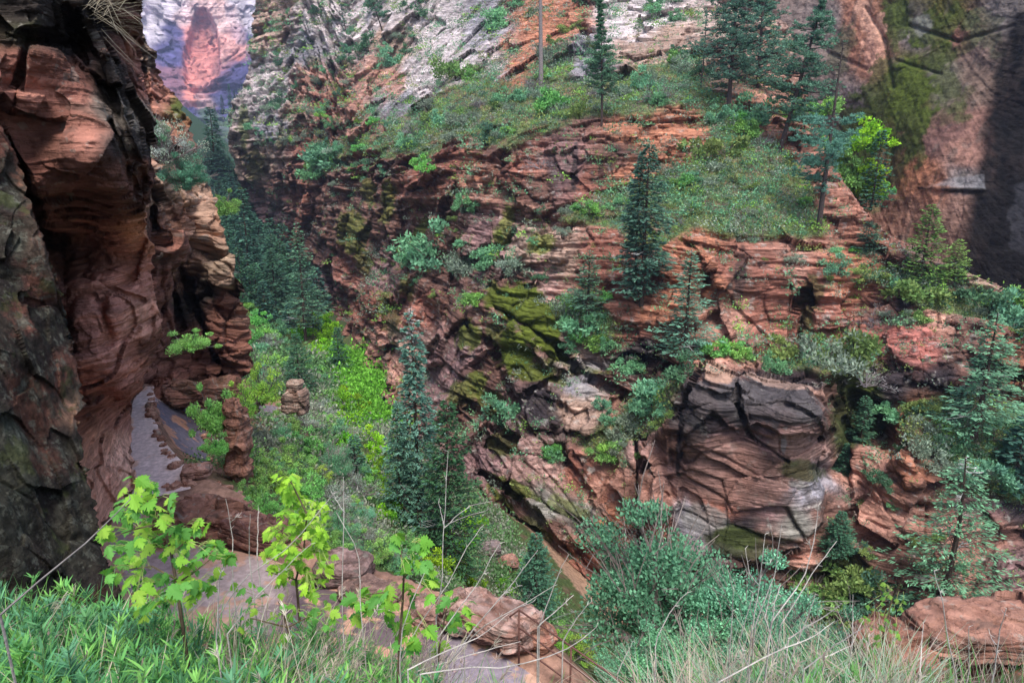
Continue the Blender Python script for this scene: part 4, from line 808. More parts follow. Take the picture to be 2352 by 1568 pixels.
# ------------------------------------------------------------------ conifers and tall pines
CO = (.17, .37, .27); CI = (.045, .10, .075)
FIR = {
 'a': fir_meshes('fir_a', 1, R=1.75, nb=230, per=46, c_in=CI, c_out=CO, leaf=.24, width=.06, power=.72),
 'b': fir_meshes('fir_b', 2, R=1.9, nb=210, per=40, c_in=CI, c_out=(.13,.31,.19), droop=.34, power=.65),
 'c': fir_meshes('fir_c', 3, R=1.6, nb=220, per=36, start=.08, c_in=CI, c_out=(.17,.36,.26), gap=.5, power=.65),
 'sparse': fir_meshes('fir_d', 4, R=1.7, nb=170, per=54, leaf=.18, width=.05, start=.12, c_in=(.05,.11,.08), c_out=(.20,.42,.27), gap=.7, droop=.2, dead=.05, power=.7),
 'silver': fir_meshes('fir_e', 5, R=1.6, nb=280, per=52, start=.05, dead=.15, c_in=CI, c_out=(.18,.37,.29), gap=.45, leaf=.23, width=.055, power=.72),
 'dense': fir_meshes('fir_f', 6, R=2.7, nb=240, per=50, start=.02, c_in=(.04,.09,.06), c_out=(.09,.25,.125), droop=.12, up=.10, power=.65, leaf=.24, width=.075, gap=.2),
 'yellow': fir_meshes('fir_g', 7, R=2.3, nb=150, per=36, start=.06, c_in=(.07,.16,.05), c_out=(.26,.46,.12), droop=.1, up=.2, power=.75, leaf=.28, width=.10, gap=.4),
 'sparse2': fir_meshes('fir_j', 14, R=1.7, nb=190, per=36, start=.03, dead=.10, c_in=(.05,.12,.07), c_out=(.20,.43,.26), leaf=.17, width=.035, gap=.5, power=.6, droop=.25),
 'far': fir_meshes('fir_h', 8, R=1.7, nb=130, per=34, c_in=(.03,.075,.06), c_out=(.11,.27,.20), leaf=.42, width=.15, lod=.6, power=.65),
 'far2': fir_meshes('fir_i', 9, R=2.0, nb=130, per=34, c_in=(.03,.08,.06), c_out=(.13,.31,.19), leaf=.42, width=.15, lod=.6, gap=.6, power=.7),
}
FW = {'a': 1.75, 'b': 1.9, 'c': 1.6, 'sparse': 1.7, 'sparse2': 1.7, 'silver': 1.6, 'dense': 2.7, 'yellow': 2.3, 'far': 1.7, 'far2': 2.0}
def spot(surf, px, py, Y=None):
    if surf == 'w': return np.array(on('hillside', px, py), float)
    if surf == 'g': return np.array(g_at(px, py, 14.), float)
    if surf == 'y': return at(px, py, Y)
    return np.array(on(surf, px, py), float)
def fir(kind, px, py, top, wid, surf, label, group='firs in the canyon', Y=None, tx=None):
    p = spot(surf, px, py, Y); q = at(px, top, p[1]); H = q[2] - p[2]
    r = wid * .5 * p[1] / FPX * 1.3
    s = (r / FW[kind], r / FW[kind], H / 10.)
    tl = 0 if tx is None else -math.atan2((tx - px), (py - top))
    o = two_part('fir_tree', FIR[kind], label, 'fir tree', p - [0, 0, .3], RS.rand() * 6, group, s)
    if tx is not None: o.rotation_euler = (0, -tl, 0)
    return o
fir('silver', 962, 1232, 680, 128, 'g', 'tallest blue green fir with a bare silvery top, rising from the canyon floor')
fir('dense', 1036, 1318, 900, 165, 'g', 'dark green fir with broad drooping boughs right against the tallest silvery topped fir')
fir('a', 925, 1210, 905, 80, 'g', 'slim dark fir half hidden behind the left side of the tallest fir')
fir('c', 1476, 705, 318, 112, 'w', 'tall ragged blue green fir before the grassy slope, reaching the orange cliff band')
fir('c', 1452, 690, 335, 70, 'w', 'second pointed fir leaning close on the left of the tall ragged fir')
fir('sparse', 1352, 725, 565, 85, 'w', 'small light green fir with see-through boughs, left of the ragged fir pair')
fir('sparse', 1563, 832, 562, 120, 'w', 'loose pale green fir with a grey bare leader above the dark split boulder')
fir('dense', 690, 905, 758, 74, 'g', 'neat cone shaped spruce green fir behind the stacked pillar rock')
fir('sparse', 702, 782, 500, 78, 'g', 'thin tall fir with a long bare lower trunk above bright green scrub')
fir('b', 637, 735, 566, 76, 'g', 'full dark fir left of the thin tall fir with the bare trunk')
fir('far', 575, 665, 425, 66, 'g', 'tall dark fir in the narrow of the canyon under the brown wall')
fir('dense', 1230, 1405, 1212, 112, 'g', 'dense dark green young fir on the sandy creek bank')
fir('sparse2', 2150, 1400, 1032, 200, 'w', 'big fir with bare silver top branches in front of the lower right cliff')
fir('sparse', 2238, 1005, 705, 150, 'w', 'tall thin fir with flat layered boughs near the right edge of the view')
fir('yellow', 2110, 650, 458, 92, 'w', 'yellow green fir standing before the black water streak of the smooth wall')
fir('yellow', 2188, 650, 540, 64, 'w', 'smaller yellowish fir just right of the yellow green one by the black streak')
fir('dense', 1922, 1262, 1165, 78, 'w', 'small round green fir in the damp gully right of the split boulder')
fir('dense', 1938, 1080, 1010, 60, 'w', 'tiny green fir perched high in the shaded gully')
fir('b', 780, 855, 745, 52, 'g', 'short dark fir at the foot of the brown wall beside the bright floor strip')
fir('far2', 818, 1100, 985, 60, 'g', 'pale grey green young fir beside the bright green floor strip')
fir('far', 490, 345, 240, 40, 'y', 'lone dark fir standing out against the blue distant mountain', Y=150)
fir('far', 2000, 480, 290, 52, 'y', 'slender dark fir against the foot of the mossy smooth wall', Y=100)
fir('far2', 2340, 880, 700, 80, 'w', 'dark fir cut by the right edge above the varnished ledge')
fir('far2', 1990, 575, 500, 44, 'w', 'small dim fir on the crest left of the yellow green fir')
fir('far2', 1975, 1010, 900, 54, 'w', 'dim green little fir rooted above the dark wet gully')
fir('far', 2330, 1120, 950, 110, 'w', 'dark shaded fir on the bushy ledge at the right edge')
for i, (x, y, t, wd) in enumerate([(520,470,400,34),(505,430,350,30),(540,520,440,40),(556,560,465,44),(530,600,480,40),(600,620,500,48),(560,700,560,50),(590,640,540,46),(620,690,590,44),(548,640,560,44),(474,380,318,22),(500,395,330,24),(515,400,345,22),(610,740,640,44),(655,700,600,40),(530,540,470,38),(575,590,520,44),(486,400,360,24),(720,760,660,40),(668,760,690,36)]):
    fir('far' if i % 2 else 'far2', x, y, t, wd, 'g', 'dark blue green fir among the crowd of firs filling the narrow canyon', 'firs crowding the narrow canyon')
for i, (x, y, t, wd) in enumerate([(530,250,190,10),(540,240,205,9),(512,262,215,10),(498,300,240,10),(548,262,228,8)]):
    fir('far', x, y, t, wd, 'y', 'distant tiny fir on the hazy slope below the pink mountain face', 'tiny firs on the distant slope', Y=330)

PC = (.14, .29, .22)
PINE = {'tall': pine_meshes('pine_a', 21, H=25, R=5.2, nb=84, start=.16, tufts=22, needles=16, c=PC, needle=.46, width=.11),
        'tall2': pine_meshes('pine_b', 22, H=25, R=4.8, nb=84, start=.18, tufts=22, needles=16, c=(.13,.27,.20), lean=.03, needle=.46, width=.11),
        'slim': pine_meshes('pine_c', 23, H=15, R=2.4, nb=76, start=.28, tufts=16, needles=14, c=(.12,.26,.17), needle=.34, width=.08, rad=.011),
        'thin': pine_meshes('pine_d', 24, H=15, R=1.5, nb=26, start=.45, tufts=8, needles=11, c=(.11,.23,.17), needle=.36, width=.09, bare=.2)}
def pine(kind, px, py, top, H0, surf, label, rz=0., tilt=0., Y=None, sx=1.0, name='pine_tree'):
    p = spot(surf, px, py, Y); q = at(px, top, p[1]); s = (q[2] - p[2]) / H0
    o = two_part(name, PINE[kind], label, 'pine tree', p - [0, 0, .3], rz, 'tall pines on the benches', (s * sx, s * sx, s)); o.rotation_euler = (0, tilt, rz); return o
pine('slim', 1382, 290, -5, 15, 'w', 'slim pine with bushy top and long bare trunk on the lip of the orange cliff', .5, -.05)
pine('tall', 1674, 252, -190, 25, 'w', 'heavy pine with wide crown and thick reddish trunk, on the bench above the grassy slope', 1.0)
pine('tall2', 1790, 348, -120, 25, 'w', 'dark pine with a right leaning trunk, between the heavy pine and the mossy wall', 0, .16)
pine('tall', 1735, 260, -140, 25, 'y', 'shaded pine partly hidden behind the heavy pine and the leaning one', 2.2, .02, Y=112)
pine('thin', 800, 108, -4, 15, 'w', 'small crooked pine on the pale slope at the top', .3, -.12)
pine('thin', 886, 98, -60, 15, 'w', 'bare trunked pine leaning sharply left on the pale slope at the top', .9, -.42)
pine('thin', 1610, 200, 20, 15, 'w', 'thin young pine beside the wide crown of the heavy pine', .9, .03)
# the sparse pine with its crown low on the trunk
def low_crown_pine():
    p = spot('w', 1880, 528); s = p[1] / FPX; H = at(1880, 95, p[1])[2] - p[2]
    rs = np.random.RandomState(5); T = Acc(); C = Acc(); zs = np.linspace(0, H, 14); tx = .06 * zs * (.4 + zs / H * .2) ; 
    tube(T, np.stack([tx * .5, 0 * zs, zs], -1), np.linspace(.34, .06, 14), 8, (.06, .048, .045))
    for k in range(46):
        t = .2 + .8 * (k + rs.rand()) / 46; full = .30 < t < .62; L = (4.6 if full else 2.0 if t < .3 else 1.6 * (1.15 - t) + .5) * (.5 + .6 * rs.rand()); az = rs.rand() * 6.28
        d = np.array([math.cos(az), math.sin(az), 0]); b = np.array([np.interp(t * H, zs, tx) * .5, 0, t * H]); c = rs.normal() * .15
        pts = [b + d * L * q + np.array([0, 0, L * (c * q + .2 * q * q + .05 * math.sin(q * 9 + k))]) for q in np.linspace(0, 1, 6)]
        tube(T, pts, np.linspace(.07, .015, 6), 4, (.06, .05, .045), cap=False)
        n = 46 if full else (6 if (t < .3 and rs.rand() < .5) else 0)
        if not n: continue
        q = rs.randint(2, 6, n); P = np.array(pts)[q] + rs.normal(size=(n, 3)) * [.5, .5, .22]; PP = np.repeat(P, 16, 0); D = rnd_dirs(rs, n * 16); D[:, 2] = np.abs(D[:, 2])
        leaves(C, PP, D, rnd_dirs(rs, n * 16), .36, .07, np.array([.14, .32, .25]) * (.5 + .9 * rs.rand(n * 16, 1)))
    two_part('pine_tree', (T.mesh('low_trunk', M_BARK), C.mesh('low_crown', M_LEAF)), 'sparse pine with foliage low on its dark trunk and bare top, by the mossy wall', 'pine tree', p - [0, 0, .3], 0, 'tall pines on the benches')
low_crown_pine()
def snag():
    p = spot('w', 1244, 200); H = at(1244, -60, p[1])[2] - p[2]; T = Acc(); zs = np.linspace(0, H, 12)
    tube(T, np.stack([-.02 * zs, 0 * zs, zs], -1), np.linspace(.42, .26, 12), 9, (.19, .165, .165))
    B = Acc(); rs = np.random.RandomState(3)
    for k in range(9):
        z = H * (.5 + .5 * rs.rand()); d = rnd_dirs(rs, 1)[0]; d[2] = .1; tube(B, [[-.02 * z, 0, z], np.array([-.02 * z, 0, z]) + d * .9, np.array([-.02 * z, 0, z]) + d * 1.5 + [0, 0, -.3]], [.06, .04, .02], 4, (.16, .13, .12), cap=False)
    two_part('dead_tree', (T.mesh('snag', M_BARK), B.mesh('snag_stubs', M_BARK)), 'straight grey dead trunk without branches standing among shrubs below the red face', 'dead tree', p - [0, 0, .3], names=('trunk', 'branch_stubs'))
snag()

# ------------------------------------------------------------------ shrubs on the benches and ledges
TEAL = (.16, .37, .23); SAGE = (.25, .32, .25); BRI = (.20, .46, .09); OLV = (.22, .30, .09); DRK = (.09, .19, .12); DEAD = (.32, .28, .31); LIME = (.27, .54, .03)
BUSH = {}
for i in range(3):
    BUSH['teal%d' % i] = bush_mesh('shrub_teal', seed=40 + i, n=1500, clumps=18, leaf=.15, wid=.07, c=TEAL, c2=(.18, .40, .21), hgt=.95)
    BUSH['sage%d' % i] = bush_mesh('shrub_sage', seed=50 + i, n=1400, clumps=16, leaf=.14, wid=.06, c=SAGE, c2=(.20, .27, .19), hgt=.8)
    BUSH['olive%d' % i] = bush_mesh('shrub_olive', seed=60 + i, n=1400, clumps=15, leaf=.14, wid=.08, c=OLV, c2=(.17, .30, .09), hgt=.75)
    BUSH['bright%d' % i] = bush_mesh('shrub_bright', seed=70 + i, n=1500, clumps=18, leaf=.15, wid=.09, c=BRI, c2=(.17, .40, .13), hgt=.9)
    BUSH['dark%d' % i] = bush_mesh('shrub_dark', seed=80 + i, n=1400, clumps=16, leaf=.15, wid=.08, c=DRK, c2=(.10, .23, .13), hgt=1.0)
    BUSH['dead%d' % i] = bush_mesh('shrub_dead', seed=90 + i, n=260, clumps=16, leaf=.12, wid=.03, c=DEAD, c2=(.26,.28,.26), hgt=.8, stems=16, twig=6, stemc=(.24, .21, .22))
    BUSH['lime%d' % i] = bush_mesh('tree_lime', seed=100 + i, n=2600, clumps=26, leaf=.11, wid=.09, c=LIME, c2=(.15, .42, .03), hgt=1.1)
_n = [0]
def shrub(kind, p, r, label, group=None, name='shrub', cat='shrub', sz=1.0):
    _n[0] += 1
    o = link(name, BUSH[kind + str(_n[0] % 3)], None, np.array(p, float) - [0, 0, .12 * r], label, cat, group)
    o.rotation_euler = (RS.normal() * .12, RS.normal() * .12, RS.rand() * 6.28); o.scale = (r * (.9 + .3 * RS.rand()), r * (.9 + .3 * RS.rand()), r * sz * (.85 + .3 * RS.rand())); return o
def wshrub(kind, px, py, rpx, label, group=None, surf='w', Y=None, **k):
    p = spot(surf, px, py + rpx * .6, Y); return shrub(kind, p, 1.6 * rpx * p[1] / FPX, label, group, **k)
# the ones that stand out
for a in [('teal',1160,225,26,'round teal shrub in the middle of the upper shrub field'),('sage',1060,270,24,'grey green shrub at the lower end of the pale slabs'),('dead',1505,215,30,'grey leafless bush on the bench right of the slim pine'),('bright',1270,235,26,'bright green shrub right of the dead trunk foot'),
          ('teal',1720,262,36,'wide teal shrub below the foot of the heavy pine'),('olive',1665,330,40,'yellowish mat of shrub at the top of the grassy slope'),('teal',765,352,40,'pale teal shrub hanging over the brown wall on its upper rim'),('teal',735,385,30,'light green shrub lower on the same upper rim of the brown wall'),
          ('dead',1245,372,26,'silvery dead shrub hanging on the dark stained cliff band'),('teal',1090,470,22,'upright green juniper-like shrub on the sandy ledge below the cliff band'),('teal',1000,570,46,'wide pale teal shrub sprawling over the mid wall ledge'),('teal',950,595,32,'low teal shrub at the left end of the mid wall ledge'),('sage',1045,610,34,'grey green shrub hanging below the mid wall ledge'),
          ('sage',1190,610,30,'blue grey rounded shrub above the big mossy slab'),('teal',1120,590,28,'small teal shrub between the blue grey shrub and the sprawling one'),('dark',1247,634,16,'small dark shrub on the pale pink slab'),('bright',1100,690,22,'bright green seedling shrub on the mossy block left of the big slab'),
          ('sage',1290,700,34,'grey shrub on the right margin of the big mossy slab'),('teal',1345,745,40,'teal shrub spilling over the white stained ledge'),('bright',1385,775,30,'green hanging shrub at the end of the white stained ledge'),('dark',1575,850,34,'dark shrub in the shade behind the split boulder'),('teal',1150,955,42,'grey teal shrub on top of the lower dark buttress'),('teal',1095,975,30,'teal shrub at the left end of the lower dark buttress'),
          ('teal',1500,915,44,'large arched teal shrub on the bench left of the split boulder'),('teal',1380,930,18,'small teal shrub beside the pale stained face'),('sage',1440,975,34,'grey green shrub low on the bench left of the split boulder'),('bright',1400,1030,30,'green shrub at the lowest tip of the bench left of the split boulder'),
          ('sage',1900,800,60,'broad rounded grey green shrub mound right above the split boulder'),('olive',1960,790,46,'olive shrub on the right shoulder of the big shrub mound'),('olive',1840,800,44,'olive shrub on the left shoulder of the big shrub mound'),('dead',1985,865,32,'dark hanging dead shrub under the big shrub mound'),('bright',1690,800,26,'small bright green tree-like shrub by the little cave'),('bright',1650,795,26,'bright shrub left of the little cave'),('teal',1780,835,24,'bright teal shrub right of the little cave'),
          ('teal',1930,612,24,'teal shrub on the red slope right of the mossy cleft'),('olive',2070,645,46,'wide olive shrub lying on the crest of the red slope'),('dead',2010,725,26,'pale leafless shrub under the black stained overhang'),('sage',2060,725,26,'grey shrub under the black stained overhang'),('olive',2110,720,26,'olive shrub right of the black stained overhang'),
          ('dark',2260,680,52,'large dark round oak-like shrub on the right crest'),('teal',2310,720,40,'teal shrub on the right crest next to the dark round one'),('bright',2335,690,26,'yellow green shrub at the right edge of the crest'),('teal',2060,945,28,'teal shrub on the red bench right of the wet gully'),('olive',2120,930,28,'yellow olive shrub on the red bench right of the wet gully'),('sage',2130,1010,40,'grey shrub under the red bench'),('teal',2230,1080,40,'teal shrub among the dark scrub right of the silver topped fir'),
          ('sage',1830,590,16,'small grey green shrub at the head of the mossy cleft'),('teal',1925,575,16,'pale teal shrub right of the mossy cleft head'),('teal',1455,835,26,'teal shrub clinging beside the pale green loose fir'),('bright',1255,1030,20,'bright drooping shrub on the layered lower wall'),('teal',1265,1040,24,'teal hanging shrub on the layered lower wall'),
          ('olive',1880,1300,64,'big dark olive bush filling the damp gully foot'),('olive',1960,1320,54,'second dark olive bush in the damp gully foot'),('dark',2010,1370,46,'dark bush behind the red boulder'),('olive',1850,1390,54,'shaded bush low in the gully'),('dark',845,100,20,'dark round shrub on the pale slope under the leaning pine'),('teal',1140,50,22,'green shrub on the pale slabs at the top'),('olive',1050,155,34,'flat bright olive shrub spreading on the pale slab edge'),('teal',890,140,18,'green shrub beside the diagonal pale ridge'),('dark',960,30,22,'dark shrub in the gully between the pale slabs')]:
    wshrub(*a, group='shrubs on the benches and ledges')
def in_poly(poly, n):
    p = np.array(poly); lo, hi = p.min(0), p.max(0); out = []
    while len(out) < n:
        q = lo + RS.rand(2) * (hi - lo)
        if polydist(np.array(q[0]), np.array(q[1]), poly) < 0: out.append(q)
    return out
ZN = [(0, 46, (11, 23), 'teal sage bright olive dark dead sage teal'.split(), 'knee high shrub in the dense shrub field above the orange cliff band', 'shrub field above the cliff band'),
      (1, 28, (8, 17), 'olive sage bright teal dead'.split(), 'low shrub scattered over the grassy slope before the mossy wall', 'shrubs dotted over the grassy slope'),
      (3, 9, (10, 18), 'teal sage olive'.split(), 'small shrub on the bench left of the split boulder', 'shrubs on the bench by the split boulder'),
      (5, 18, (12, 26), 'dark sage olive teal dark'.split(), 'dim shrub crowding the bushy ledge at the far right', 'shrubs crowding the right ledge'),
      (6, 11, (8, 15), 'olive teal sage'.split(), 'low shrub along the red crest at the right', 'shrubs along the right crest'),
      (8, 20, (6, 13), 'teal sage dark teal'.split(), 'small shrub on the steep pale wall over the canyon narrows', 'shrubs on the steep pale wall')]
for z, n, (r0, r1), kinds, lab, grp in ZN:
    for q in in_poly(VEGZ[z], n):
        k = kinds[RS.randint(len(kinds))]; wshrub(k, q[0], q[1], r0 + RS.rand() * (r1 - r0), lab, grp)
for poly, n, rr, kinds, lab, grp in [([(600,-20),(900,-20),(980,100),(860,230),(720,200),(620,160)], 24, (6,13), ['dark','teal','sage','dark'], 'little dark shrub rooted in the cracks of the pale upper wall', 'shrubs in the cracks of the pale wall'),
      ([(620,250),(880,260),(1050,400),(1000,480),(850,420),(720,430)], 20, (8,16), ['teal','sage','bright'], 'small shrub clinging to the brown wall above the moss patches', 'shrubs clinging to the brown wall'),
      ([(830,440),(1250,500),(1240,640),(1060,700),(860,640)], 14, (6,12), ['teal','sage','olive'], 'small shrub tucked between the blocks of the mid wall', 'shrubs between the mid wall blocks'),
      ([(1120,-20),(1560,-20),(1560,140),(1240,140)], 14, (7,15), ['dark','teal','sage','olive'], 'shrub on the white and red slabs at the top', 'shrubs on the top slabs'),
      ([(1280,650),(1440,690),(1560,840),(1440,870),(1300,800)], 12, (8,18), ['teal','bright','sage'], 'shrub hanging from the ledge below the ragged firs', 'shrubs below the ragged firs'),
      ([(1600,560),(2000,560),(2150,700),(1850,640),(1620,600)], 8, (6,12), ['teal','bright','olive'], 'tiny shrub on the rim of the layered red cliff', 'shrubs on the red cliff rim'),
      ([(1950,1000),(2350,1130),(2350,1330),(1980,1280)], 11, (10,20), ['dark','olive','teal'], 'dim shrub on the lower right cliff around the silver topped fir', 'shrubs round the silver topped fir')]:
    for q in in_poly(poly, n): wshrub(kinds[RS.randint(len(kinds))], q[0], q[1], rr[0] + RS.rand() * (rr[1] - rr[0]), lab, grp)
# bright broadleaf trees below the mossy wall and along the canyon floor
for i_, (x, y, r) in enumerate([(1960,335,26),(1990,320,30),(1935,400,30),(1900,250,24),(1890,330,26),(1960,430,34),(1930,470,30),(1995,440,26),(1850,260,22)]):
    wshrub('lime' if i_ % 4 == 1 else 'bright', x, y, r, 'bright spring green tree between the sparse pine and the mossy wall', 'bright trees below the mossy wall', surf='y', Y=104, name='leafy_tree', cat='tree', sz=1.2)
FL = [(505,480,16),(512,500,14),(560,690,16),(575,700,22),(590,730,22),(605,760,22),(640,760,24),(600,800,24),(625,830,24),(660,800,22),(735,735,22),(760,745,22),(745,770,22),(715,740,20),(700,830,22),(735,800,20),(760,800,20),(728,850,24),(742,880,24),(760,905,26),(780,930,26),(800,960,28),(790,900,20),(820,930,24),(845,960,20),(835,990,26),(858,1020,26),(848,1060,28),(880,1050,24),(865,1100,28),(885,1090,22),(880,1140,26),(900,1170,26),(870,1180,24),(905,1010,20),(890,960,18),(1060,1200,34),(1080,1235,26),(1025,1250,34),(1000,1290,34),(1045,1300,28),(1160,1340,22),(1090,1340,26),(985,1330,26),(770,860,16),(690,760,18),(655,850,20),(580,770,20),(550,650,14),(535,620,12),(750,960,24),(770,990,24),(800,1010,24),(820,1050,22)]
for x, y, r in FL:
    p = g_at(x, y + r * .7, 14.); o = shrub('lime' if (x > np.interp(y, [740, 860, 960, 1100], [700, 745, 780, 830]) or y < 520) else ('bright', 'lime', 'teal')[int(x + y) % 3], p, r * p[1] / FPX * 1.35, 'fresh green leafy tree in the strip that fills the canyon floor', 'leafy trees of the canyon floor', 'leafy_tree', 'tree', 1.1)
rs_ = np.random.RandomState(77)
for i in range(44):
    y = 400 + 330 * (i + rs_.rand()) / 44; xl = np.interp(y, [400, 470, 540, 700, 760], [482, 498, 515, 572, 600]); xr = np.interp(y, [400, 540, 610, 700, 760], [528, 592, 645, 740, 770]); x = xl + (xr - xl) * rs_.rand()
    fir('far' if i % 3 else 'far2', x, y, y - 62 - 34 * rs_.rand() - (y - 400) * .12, 34 + (y - 400) * .05, 'g', 'dark blue green fir among the crowd of firs filling the narrow canyon', 'firs crowding the narrow canyon')
# ------------------------------------------------------------------ bushes on the near slope between terrace and floor
NB = {'green': bush_two('near_green', seed=201, n=6500, clumps=40, leaf=.07, wid=.05, c=(.22,.48,.14), c2=(.30,.58,.14), stems=26, twig=4, clump_r=.2),
      'teal': bush_two('near_teal', seed=202, n=19000, clumps=52, leaf=.038, wid=.026, c=(.15,.38,.22), c2=(.20,.46,.27), stems=34, twig=6, clump_r=.17, stemc=(.2,.17,.16)),
      'grey': bush_two('near_grey', seed=203, n=5000, clumps=40, leaf=.045, wid=.028, c=(.40,.46,.43), c2=(.30,.40,.29), stems=34, twig=7, clump_r=.2, stemc=(.15,.12,.12)),
      'lime': bush_two('near_lime', seed=204, n=5500, clumps=42, leaf=.055, wid=.045, c=(.38,.60,.09), c2=(.25,.52,.09), stems=26, twig=4, clump_r=.18)}
def nbush(kind, p, r, label, group='bushes on the near slope', sz=1.0, name='bush'):
    return two_part(name, NB[kind], label, 'bush', np.array(p, float) - [0, 0, .1 * r], RS.rand() * 6.28, group, (r, r * (.9 + .2 * RS.rand()), r * sz), names=('stems', 'foliage'))
def sbush(kind, px, py, rpx, label, **k):
    """px, py: middle of the bush as surveyed; it stands on the slope"""
    p = g_at(px, py + rpx * .75, 13.); return nbush(kind, p, rpx * p[1] / FPX * 1.3, label, **k)
for a in [('green',590,1075,42,'fresh green bush right below the outer end of the terrace path'),('green',640,1040,44,'green bush between the stacked pillar rock and the terrace'),('green',700,1010,46,'green bush with pale twigs in front of the stacked pillar rock'),('teal',760,1060,48,'blue green bush in the middle of the near slope'),('grey',815,1110,46,'pale grey bush against the bright green floor strip'),('grey',760,1130,44,'grey twiggy bush in the middle of the near slope'),('green',700,1110,50,'large loose green bush above the layered ledge rock'),
          ('grey',690,960,34,'grey green bush right of the stacked pillar rock'),('teal',640,990,32,'dull green bush beside the lower piece of path'),('teal',780,1200,50,'teal bush below the grey ones on the near slope'),('green',860,1240,46,'green bush above the flat topped boulder'),('teal',920,1290,40,'bush right of the flat topped boulder'),('green',600,1150,36,'green bush just behind the end of the layered ledge rock'),('grey',610,780,26,'grey bush at the outer foot of the layered buttress'),('teal',600,860,26,'grey green scrub beneath the layered buttress'),
          ('teal',830,1180,36,'teal bush on the brink of the canyon floor'),('green',740,1230,40,'low green bush behind the flat topped boulder'),('green',940,1240,36,'fresh bush beneath the tallest fir'),('green',1180,1300,30,'low bush on the creek bank'),('lime',1330,1480,44,'yellow green bush seen through the handrail'),('lime',1280,1460,30,'small yellow green bush left in the handrail opening')]:
    sbush(*a)
for i in range(46):
    q = in_poly([(560,1090),(640,940),(740,900),(800,1000),(850,1120),(900,1230),(960,1290),(820,1270),(700,1230),(640,1190)], 1)[0]
    k = ('grey', 'green', 'teal', 'green', 'grey', 'lime')[RS.randint(6)]
    sbush(k, q[0], q[1], 20 + 18 * RS.rand(), 'leafy bush in the mixed scrub between the terrace and the canyon floor', group='mixed scrub on the near slope', name='scrub_bush')
nbush('lime', at(600, 925, 30), .95, 'airy yellow green sapling beside the stacked pillar rock', sz=1.5, name='sapling')
nbush('green', at(495, 990, 25.5), .85, 'dense green bush on the outer rim of the second path lane', sz=1.9)
nbush('green', at(500, 1040, 24.5), .6, 'lower green bush on the outer rim of the second path lane', sz=1.2)
nbush('lime', at(560, 960, 27), .7, 'thin yellow green bush at the brink beside the second path lane', sz=1.6)
nbush('green', at(435, 800, 29), 1.05, 'leafy green maple bush growing out of the cliff above the path end', sz=.75)
nbush('grey', at(380, 370, 34), 1.3, 'grey green shrub on the upper ledge of the layered buttress', sz=1.3)
nbush('teal', at(430, 430, 35), 1.3, 'dark green shrub hanging lower on the ledge of the layered buttress', sz=1.2)
nbush('teal', at(355, 330, 34), 1.0, 'green shrub at the head of the layered buttress ledge', sz=1.2)
nbush('green', at(520, 490, 70), 1.6, 'bright green bush at the top corner of the layered buttress', sz=1.2)
nbush('grey', at(520, 640, 37), .6, 'small grey tuft bush on the edge of the layered buttress', sz=.8)
# big teal shrubs below the railing
for a in [('teal', at(1530, 1400, 16.5), 2.75, 'tall blue green shrub with fine leaves, the largest at the lower right', 1.15), ('teal', at(1700, 1400, 16.), 2.0, 'blue green shrub joined to the right of the largest one', 1.0), ('teal', at(1600, 1530, 13.8), 1.7, 'blue green shrub below the largest one, cut by the picture bottom', 1.0), ('teal', at(1790, 1480, 13.), 1.5, 'blue green shrub behind the dry grass clumps', 1.0),
          ('teal', at(1450, 1530, 14.5), 1.1, 'small blue green shrub behind the handrail end', 1.1), ('green', at(1480, 1480, 16.5), 1.0, 'green shrub at the foot of the largest blue green one', .8), ('teal', at(1890, 1500, 11.5), 1.2, 'dim green shrub between dry grass and red boulder', 1.0)]:
    nbush(a[0], a[1] - [0, 0, a[2] * .45], a[2], a[3], 'shrubs below the handrail', sz=a[4])
# ------------------------------------------------------------------ loose rocks and boulders
def rock(name, label, p, size, seed, mat=None, c1=(.30,.16,.12), c2=(.20,.105,.08), rz=0., tilt=(0, 0), cat='rock', group=None, **k):
    me = rock_mesh(name, size, seed, mat or M_ROCK_MID, c1, c2, **k); o = link(name, me, None, p, label, cat, group); o.rotation_euler = (tilt[0], tilt[1], rz); return o
def tz(px, py, z=ZT): return on_z(px, py, z)
rock('ledge_rock', 'low red rock ledge with deep cracks between the two stretches of path', tz(470, 1225), (2.5, 1.5, .95), 31, c1=(.33,.17,.13), c2=(.24,.12,.09), lay=.10, H=.3, fac=.2, n=110, rz=.15, box=4)
rock('ledge_rock', 'dark layered end of the red rock ledge, seen behind the bare stems', tz(590, 1245), (1.9, 1.1, .75), 32, c1=(.16,.08,.07), c2=(.25,.13,.10), lay=.12, H=.16, fac=.13, n=90, rz=-.3, box=4.5)
rock('boulder', 'flat topped dark boulder with a smooth purple grey cap by the path edge', tz(790, 1328), (1.5, 1.2, .62), 33, c1=(.24,.16,.15), c2=(.13,.085,.08), lay=.05, H=.2, fac=.1, n=90, box=4, rz=-.1)
rock('boulder', 'lower flat slab leaning on the flat topped boulder', tz(850, 1375), (1.6, 1.0, .42), 34, c1=(.30,.19,.165), c2=(.20,.125,.11), lay=.05, H=.14, fac=.1, n=90, box=4, rz=-.35)
rock('boulder', 'large pale pink boulder with a striped face beside the handrail', tz(1125, 1462), (2.3, 1.3, .95), 35, c1=(.36,.24,.21), c2=(.27,.15,.12), lay=.07, H=.13, fac=.14, n=120, box=3.6, rz=-.45)
rock('boulder', 'red layered block under the handrail post, right of the pale pink boulder', tz(1232, 1480), (.8, .6, .5), 36, c1=(.34,.18,.13), c2=(.25,.12,.09), lay=.05, H=.12, fac=.14, rz=-.6)
rock('boulder', 'low worn slab left of the pale pink boulder', tz(985, 1420), (1.0, .8, .45), 37, c1=(.32,.2,.17), c2=(.22,.13,.11), lay=.05, H=.12, fac=.14, rz=-.5)
p0 = at(2190, 1395, 7.6)
